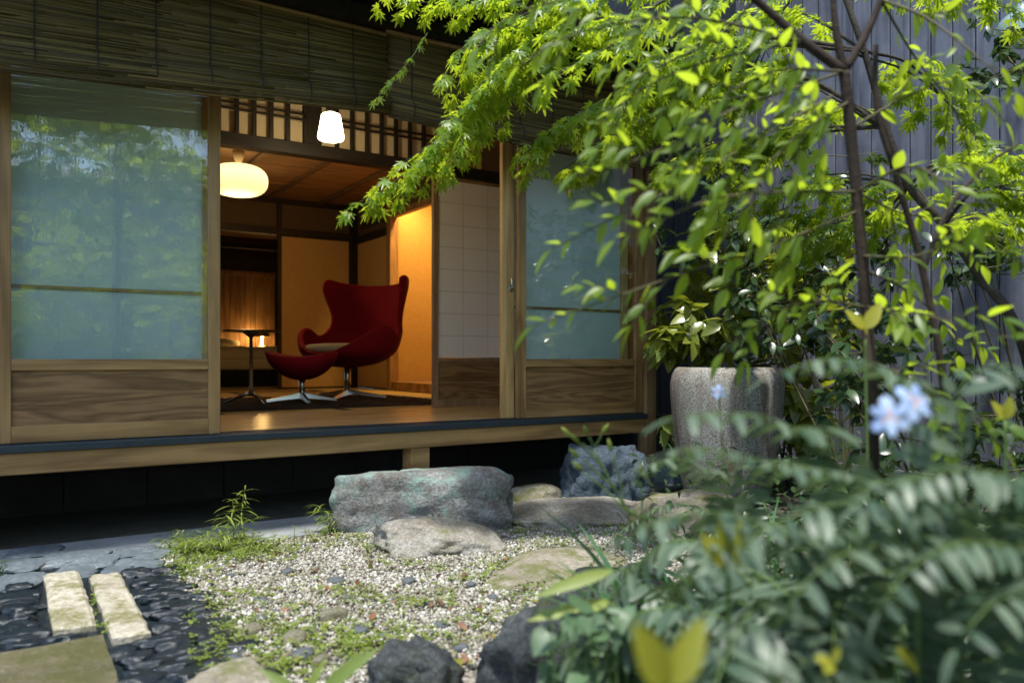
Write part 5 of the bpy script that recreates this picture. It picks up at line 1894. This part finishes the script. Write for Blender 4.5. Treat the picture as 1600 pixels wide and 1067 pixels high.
bs = thing('bud_stalk', g0(1015, 1.62), 'branching flower stalk with pointed green buds before the blue boulder', 'plant')
main = crv([bs.location, P(1010, 850, 1.6), P(975, 790, 1.58), P(945, 735, 1.56), P(925, 700, 1.55)], 0.015)
MB().tube(main, taper(main, 0.0042, 0.0022), 7).build('stem', M['gstem'], bs, smooth=True)
for (a, b_) in [((945, 735), (892, 682)), ((935, 715), (905, 690)), ((925, 700), (918, 680)), ((925, 700), (940, 678)), ((975, 790), (955, 705)), ((1000, 835), (1000, 745)), ((985, 805), (910, 735)), ((960, 765), (905, 715))]:
    p0, p1 = P(*a, 1.57), P(*b_, 1.55)
    c_ = crv([p0, p0.lerp(p1, 0.5) + RGT * 0.004, p1], 0.01)
    MB().tube(c_, taper(c_, 0.0020, 0.0016), 6).build('side_stem', M['gstem'], bs, smooth=True)
    d = (p1 - p0).normalized()
    MB().tube([p1, p1 + d * 0.008, p1 + d * 0.018, p1 + d * 0.028], [0.002, 0.0045, 0.0042, 0.0008], 8).build('bud', M['weed'], bs, smooth=True)


# ---- yellow shoots, heart leaved plants, weeds
def shoot_plant(name, base, label, leafs, mat, tmpl, cat='plant', nm='leaf'):
    o = thing(name, base, label, cat)
    me = np_mesh(nm, *tmpl, M[mat], True)
    for (q, tipq, L) in leafs:
        p = P(*q)
        tp_ = P(*tipq)
        d = tp_ - p
        c_ = crv([base, base.lerp(p, 0.6) + UP * 0.02, p], 0.02)
        MB().tube(c_, taper(c_, 0.0028, 0.0016), 6).build('stem', M['gstem'], o, smooth=True)
        piece(nm, me, o, frame(p, d, -FWD + UP * 0.7, d.length * L))
    return o


shoot_plant('yellow_shoot', g0(1045, 0.62), 'very near blurred yellow shoot of two broad leaves at bottom centre', [((1040, 1075, 0.60), (1000, 985, 0.58), 1.1), ((1050, 1075, 0.60), (1095, 975, 0.60), 1.1)], 'yellow', ovate(0.42, 7, 0.14, 0.1))
shoot_plant('yellow_shoot', g0(1145, 0.95), 'yellow green forked shoot rising among the near fern fronds', [((1135, 890, 0.9), (1100, 835, 0.9), 1.1), ((1138, 890, 0.9), (1128, 820, 0.9), 1.1), ((1140, 890, 0.9), (1156, 820, 0.9), 1.1)], 'yellow', ovate(0.40, 6, 0.1, 0.1))
shoot_plant('yellow_shoot', g0(1365, 1.6), 'yellow green shoot beside the slender trunk above the flower', [((1350, 515, 1.55), (1325, 485, 1.55), 1.1), ((1352, 515, 1.55), (1375, 475, 1.55), 1.1), ((1352, 520, 1.55), (1348, 490, 1.5), 1.0)], 'yellow', ovate(0.45, 6, 0.1, 0.1))
shoot_plant('yellow_shoot', g0(1575, 1.35), 'yellow green shoot at the right edge below the dark shrub', [((1570, 655, 1.3), (1553, 628, 1.3), 1.1), ((1572, 655, 1.3), (1580, 622, 1.3), 1.1)], 'yellow', ovate(0.5, 6, 0.1, 0.1))
shoot_plant('yellow_shoot', g0(1295, 0.8), 'small yellow leaves deep in the lower right ferns', [((1300, 1035, 0.8), (1270, 1025, 0.8), 1.0), ((1300, 1035, 0.8), (1312, 1010, 0.8), 1.0), ((1300, 1035, 0.8), (1290, 1050, 0.78), 1.0)], 'yellow', ovate(0.5, 6, 0.1, 0.1))
shoot_plant('yellow_shoot', g0(1430, 0.85), 'curled yellow leaf over the dark ferns near the lower right', [((1400, 1010, 0.82), (1440, 1045, 0.82), 1.2)], 'yellow', ovate(0.3, 6, 0.1, 0.3))

r = random.Random(81)
hp = thing('heart_leaf_plant', g0(905, 1.35), 'low plant with heart shaped grey green leaves by the dark rock', 'plant')
me = np_mesh('leaf', *T_HE, M['heart'], True)
hl = []
for k in range(70):
    px, py = r.uniform(850, 1010), r.uniform(945, 1085)
    d = r.uniform(1.15, 1.45)
    p = P(px, py, d)
    if p.z < 0.06:
        p.z = 0.06 + r.uniform(0, 0.1)
    dd = Vector((r.uniform(-1, 1), r.uniform(-1, 1), r.uniform(-0.6, 0.1)))
    piece('leaf', me, hp, frame(p, dd, UP * 1.2 - FWD * 0.6 + rv(r, 0.4), r.uniform(0.028, 0.055)))
    b0 = Vector((p.x + r.uniform(-0.05, 0.05), p.y + r.uniform(-0.05, 0.05), 0))
    c_ = crv([b0, b0.lerp(p, 0.5) + UP * 0.02, p], 0.03)
    hl.append(c_)
mb = MB()
for c_ in hl:
    mb.tube(c_, 0.0011, 4, cap=False)
mb.build('stems', M['gstem'], hp, kind='stuff')

# low leafy filler under the ferns
uc = []
for k in range(2600):
    px, py = r.uniform(960, 1680), r.uniform(800, 1250)
    z = r.uniform(0.03, 0.30) ** 1.0
    q = PG(px, py, z)
    if (q - EYE).dot(FWD) < 0.75:
        continue
    dd = Vector((r.uniform(-1, 1), r.uniform(-1, 1), r.uniform(-0.5, 0.4)))
    uc.append(frame(q, dd, UP + rv(r, 0.5), r.uniform(0.025, 0.06)))
for k in range(2600):
    x, y_ = r.uniform(2.2, 4.9), r.uniform(0.2, 3.4)
    if x < 2.9 and y_ > 2.5:
        continue
    dd = Vector((r.uniform(-1, 1), r.uniform(-1, 1), r.uniform(-0.5, 0.4)))
    uc.append(frame(Vector((x, y_, r.uniform(0.02, 0.35))), dd, UP + rv(r, 0.5), r.uniform(0.03, 0.07)))
tv, tf = T_OV
A = np.array([[list(q) for q in m] for m in uc])
V = np.einsum('nij,kj->nki', A[:, :3, :3], tv) + A[:, None, :3, 3]
o = link_mesh('ground_cover', np_mesh('ground_cover', V.reshape(-1, 3), (tf[None] + (np.arange(len(uc)) * len(tv))[:, None, None]).reshape(-1, 3), M['dark'], True))
setp(o, 'dark leafy ground cover under the ferns and shrubs', 'ground cover', kind='stuff')

# clover and moss mats on and beside the gravel
cl = []
patches = [(300, 880, 40, 22, 200), (350, 860, 60, 20, 320), (290, 860, 30, 14, 120), (400, 870, 60, 14, 200), (430, 860, 60, 14, 120), (520, 845, 50, 14, 90), (585, 855, 25, 25, 50), (330, 930, 30, 40, 60), (280, 900, 14, 14, 40),
           (390, 1000, 60, 30, 110), (440, 1045, 90, 22, 150), (340, 985, 22, 40, 60), (600, 1000, 60, 20, 70), (700, 1000, 70, 20, 60), (470, 985, 60, 25, 130), (390, 945, 40, 20, 70), (560, 1020, 60, 18, 110), (650, 945, 60, 14, 50), (740, 910, 40, 12, 50), (300, 1000, 3, 30, 20), (150, 950, 4, 25, 14), (170, 990, 12, 8, 14), (810, 800, 20, 10, 40), (800, 830, 30, 20, 60), (860, 860, 60, 20, 110),
           (780, 890, 40, 20, 70), (660, 890, 60, 14, 50), (560, 935, 40, 14, 40), (760, 970, 50, 25, 60), (830, 930, 50, 30, 80), (950, 830, 40, 15, 60), (500, 930, 60, 20, 40), (640, 800, 6, 10, 10), (900, 900, 40, 20, 70), (330, 1040, 30, 20, 50)]
for cx, cy, sx, sy, n in patches:
    for k in range(n):
        p = PG(cx + r.gauss(0, sx * 0.6), cy + r.gauss(0, sy * 0.6))
        if p.x < 0.40 and p.y < 3.3 and cx > 200:
            continue
        cl.append(frame(p + UP * r.uniform(0.012, 0.035), Vector((r.uniform(-1, 1), r.uniform(-1, 1), r.uniform(-0.2, 0.2))), UP + rv(r, 0.4), r.uniform(0.007, 0.019)))
tv, tf = T_CL
A = np.array([[list(q) for q in m] for m in cl])
V = np.einsum('nij,kj->nki', A[:, :3, :3], tv) + A[:, None, :3, 3]
o = link_mesh('clover', np_mesh('clover', V.reshape(-1, 3), (tf[None] + (np.arange(len(cl)) * len(tv))[:, None, None]).reshape(-1, 3), M['clover'], False))
setp(o, 'yellow green clover and moss tufts creeping over the gravel', 'clover', kind='stuff')


def feather_weed(base, label, stems, r, ln=0.06, mat='weed'):
    o = thing('feathery_weed', base, label, 'weed')
    L = []
    for hgt, lean in stems:
        top = base + Vector((lean[0], lean[1], hgt))
        c_ = crv([base + Vector((r.uniform(-0.02, 0.02), r.uniform(-0.02, 0.02), 0)), base.lerp(top, 0.5) + Vector((0, 0, 0.02)), top], 0.012)
        MB().tube(c_, taper(c_, 0.0018, 0.0009), 5).build('stem', M['gstem'], o, smooth=True)
        n = len(c_)
        for i in range(int(n * 0.35), n):
            for sd_ in range(2):
                a = r.uniform(0, 6.283)
                d = Vector((math.cos(a), math.sin(a), r.uniform(0.0, 0.6)))
                L.append(frame(c_[i], d, UP, ln * r.uniform(0.6, 1.1)))
    spread(o, ovate(0.10, 4, 0.05, 0.5), L, M[mat])
    return o


feather_weed(PG(372, 850), 'tall feathery weed at the left edge of the gravel', [(0.24, (0.03, 0.0)), (0.19, (-0.02, 0.02)), (0.14, (-0.06, -0.02)), (0.11, (0.06, -0.03)), (0.09, (-0.1, -0.02))], r, 0.085)
feather_weed(PG(515, 836), 'bushy feathery weed against the left end of the step stone', [(0.14, (-0.05, 0)), (0.12, (-0.02, -0.02)), (0.10, (0.02, -0.02)), (0.08, (0.04, -0.04)), (0.15, (-0.06, 0.02)), (0.10, (0.0, -0.05)), (0.07, (0.07, -0.04))], r, 0.07)
feather_weed(PG(300, 870), 'low leafy weed where cobbles meet the gravel', [(0.11, (0.0, 0)), (0.12, (-0.05, -0.0)), (0.09, (0.03, -0.02)), (0.10, (0.06, -0.02)), (0.08, (-0.03, -0.06)), (0.08, (0.03, -0.07))], r, 0.065)
feather_weed(PG(340, 868), 'low leafy weed right of the cobbles beside the tall weed', [(0.12, (0.0, 0)), (0.11, (-0.04, -0.0)), (0.09, (0.04, -0.02)), (0.09, (0.02, -0.03)), (0.08, (0.08, -0.03)), (0.07, (-0.06, -0.05))], r, 0.06)
feather_weed(PG(415, 868), 'small leafy weed on the gravel edge below the tall weed', [(0.06, (0.0, 0)), (0.05, (-0.03, -0.0)), (0.05, (0.03, -0.02))], r, 0.035)
feather_weed(PG(460, 858), 'single thin weed between the two feathery weeds', [(0.10, (0.0, 0))], r, 0.03)
feather_weed(PG(650, 838), 'tiny weed growing at the front of the step stone', [(0.05, (0.0, 0)), (0.04, (0.03, 0))], r, 0.03)
feather_weed(PG(575, 870), 'small yellow green weed at the left end of the layered stone', [(0.06, (0.0, 0)), (0.05, (0.02, 0)), (0.05, (-0.02, 0))], r, 0.03, 'clover')
feather_weed(PG(2, 905), 'dark green weed at the left edge beside the concrete', [(0.08, (0.0, 0)), (0.07, (-0.03, 0)), (0.06, (0.02, 0.0))], r, 0.05, 'dark')
feather_weed(PG(265, 862), 'leafy weed at the corner of the cobbles and the concrete', [(0.08, (0.0, 0)), (0.06, (-0.04, -0.0)), (0.06, (0.04, -0.03)), (0.05, (0.0, -0.06))], r, 0.05)
feather_weed(PG(395, 862), 'leafy weed growing just right of the tall feathery weed', [(0.10, (0.0, 0)), (0.07, (-0.04, -0.02)), (0.08, (0.05, -0.02)), (0.06, (0.09, -0.03))], r, 0.055)
shoot_plant('yellow_shoot', g0(560, 1.35), 'long yellow green blades at the bottom edge before the dark rock', [((470, 1085, 1.35), (420, 1052, 1.35), 1.3), ((500, 1080, 1.3), (560, 1030, 1.3), 1.4), ((480, 1080, 1.3), (500, 1040, 1.3), 1.3)], 'weed', ovate(0.22, 6, 0.1, 0.2))
shoot_plant('yellow_shoot', g0(920, 1.3), 'long curved green blade reaching over the gravel from the right', [((960, 890, 1.3), (850, 920, 1.25), 1.1), ((960, 940, 1.3), (830, 960, 1.25), 1.0)], 'weed', ovate(0.16, 6, 0.1, 0.2))

# fallen leaves
me_b = np_mesh('fallen_leaf', *ovate(0.5, 5, 0.25, -0.25), M['fallen'], True)
me_g = np_mesh('fallen_leaf', *ovate(0.42, 5, 0.2, -0.2), M['fallen_g'], True)
for k in range(200):
    px, py = r.uniform(300, 930), r.uniform(845, 1060)
    p = PG(px, py)
    if not in_poly(p.x, p.y, GRAVEL) or p.x < 0.52:
        continue
    br = r.random() < 0.6
    o = piece('fallen_leaf', me_b if br else me_g, None, frame(p + UP * 0.018, Vector((r.uniform(-1, 1), r.uniform(-1, 1), r.uniform(-0.1, 0.25))), UP + rv(r, 0.5), r.uniform(0.014, 0.042)))
    setp(o, 'small dry brown leaf fallen on the gravel' if br else 'small yellow green leaf fallen on the gravel', 'leaf', 'brown fallen leaves' if br else 'green fallen leaves')

# ------------------------------------------------------------------ what the panes mirror across the garden, plus an added shading crown
nb_ = thing('neighbour_house', (1.0, -6.0, 0), 'pale neighbouring house across the garden mirrored in the left door', 'house')
box('wall', plain('pale_siding', (0.20, 0.22, 0.24), (0.28, 0.30, 0.32), 5, 0.8), nb_, -5, 6, -9.0, -6.4, 0, 3.55)
for i in range(70):
    x = -4.6 + i * 0.14
    MB().tube([(x, -5.9, 3.45), (x, -8.6, 4.2)], 0.055, 8).build('roof_rib', plain('pale_corrugated', (0.42, 0.36, 0.36), (0.52, 0.45, 0.45), 6, 0.6) if i == 0 else bpy.data.materials['pale_corrugated'], nb_, smooth=True)
r = random.Random(91)
for k, (c_, rad, n, lab) in enumerate([((1.2, -2.4, 2.9), (1.6, 0.8, 1.8), 3000, 'broad leafy tree across the garden mirrored in the left door'), ((0.5, -2.9, 1.2), (1.7, 0.7, 1.1), 4200, 'low bush across the garden mirrored at the left of the door'), ((0.9, -0.75, 2.9), (1.2, 0.55, 0.5), 3800, 'unseen leafy crown added behind the camera to shade the ferns')]):  # last crown is out of view, added to shade the near ferns
    tr_ = thing('offscreen_tree', (c_[0], c_[1], 0), lab, 'tree')
    q = crv([tr_.location, Vector(c_) - UP * 0.5, Vector(c_) + UP * 0.6], 0.1)
    MB().tube(q, taper(q, 0.06, 0.02), 10).build('trunk', M['bark'], tr_, smooth=True)
    L = []
    cen = [Vector((r.gauss(0, 0.55), r.gauss(0, 0.5), r.gauss(0, 0.55))) for _ in range(26)]
    for i in range(n):
        b_ = r.choice(cen) + Vector((r.gauss(0, 0.22), r.gauss(0, 0.22), r.gauss(0, 0.12)))
        p = Vector((c_[0] + b_.x * rad[0], c_[1] + b_.y * rad[1], c_[2] + b_.z * rad[2]))
        if p.z < 0.05:
            continue
        L.append(frame(p, Vector((r.uniform(-1, 1), r.uniform(-1, 1), r.uniform(-0.8, 0.2))), UP + rv(r, 0.7), r.uniform(0.07, 0.14)))
    spread(tr_, T_OV, L, M['maple'], max_parts=0, rest='crown')
print('maple leaves', n_maple, 'foreground leaves', len(fl))
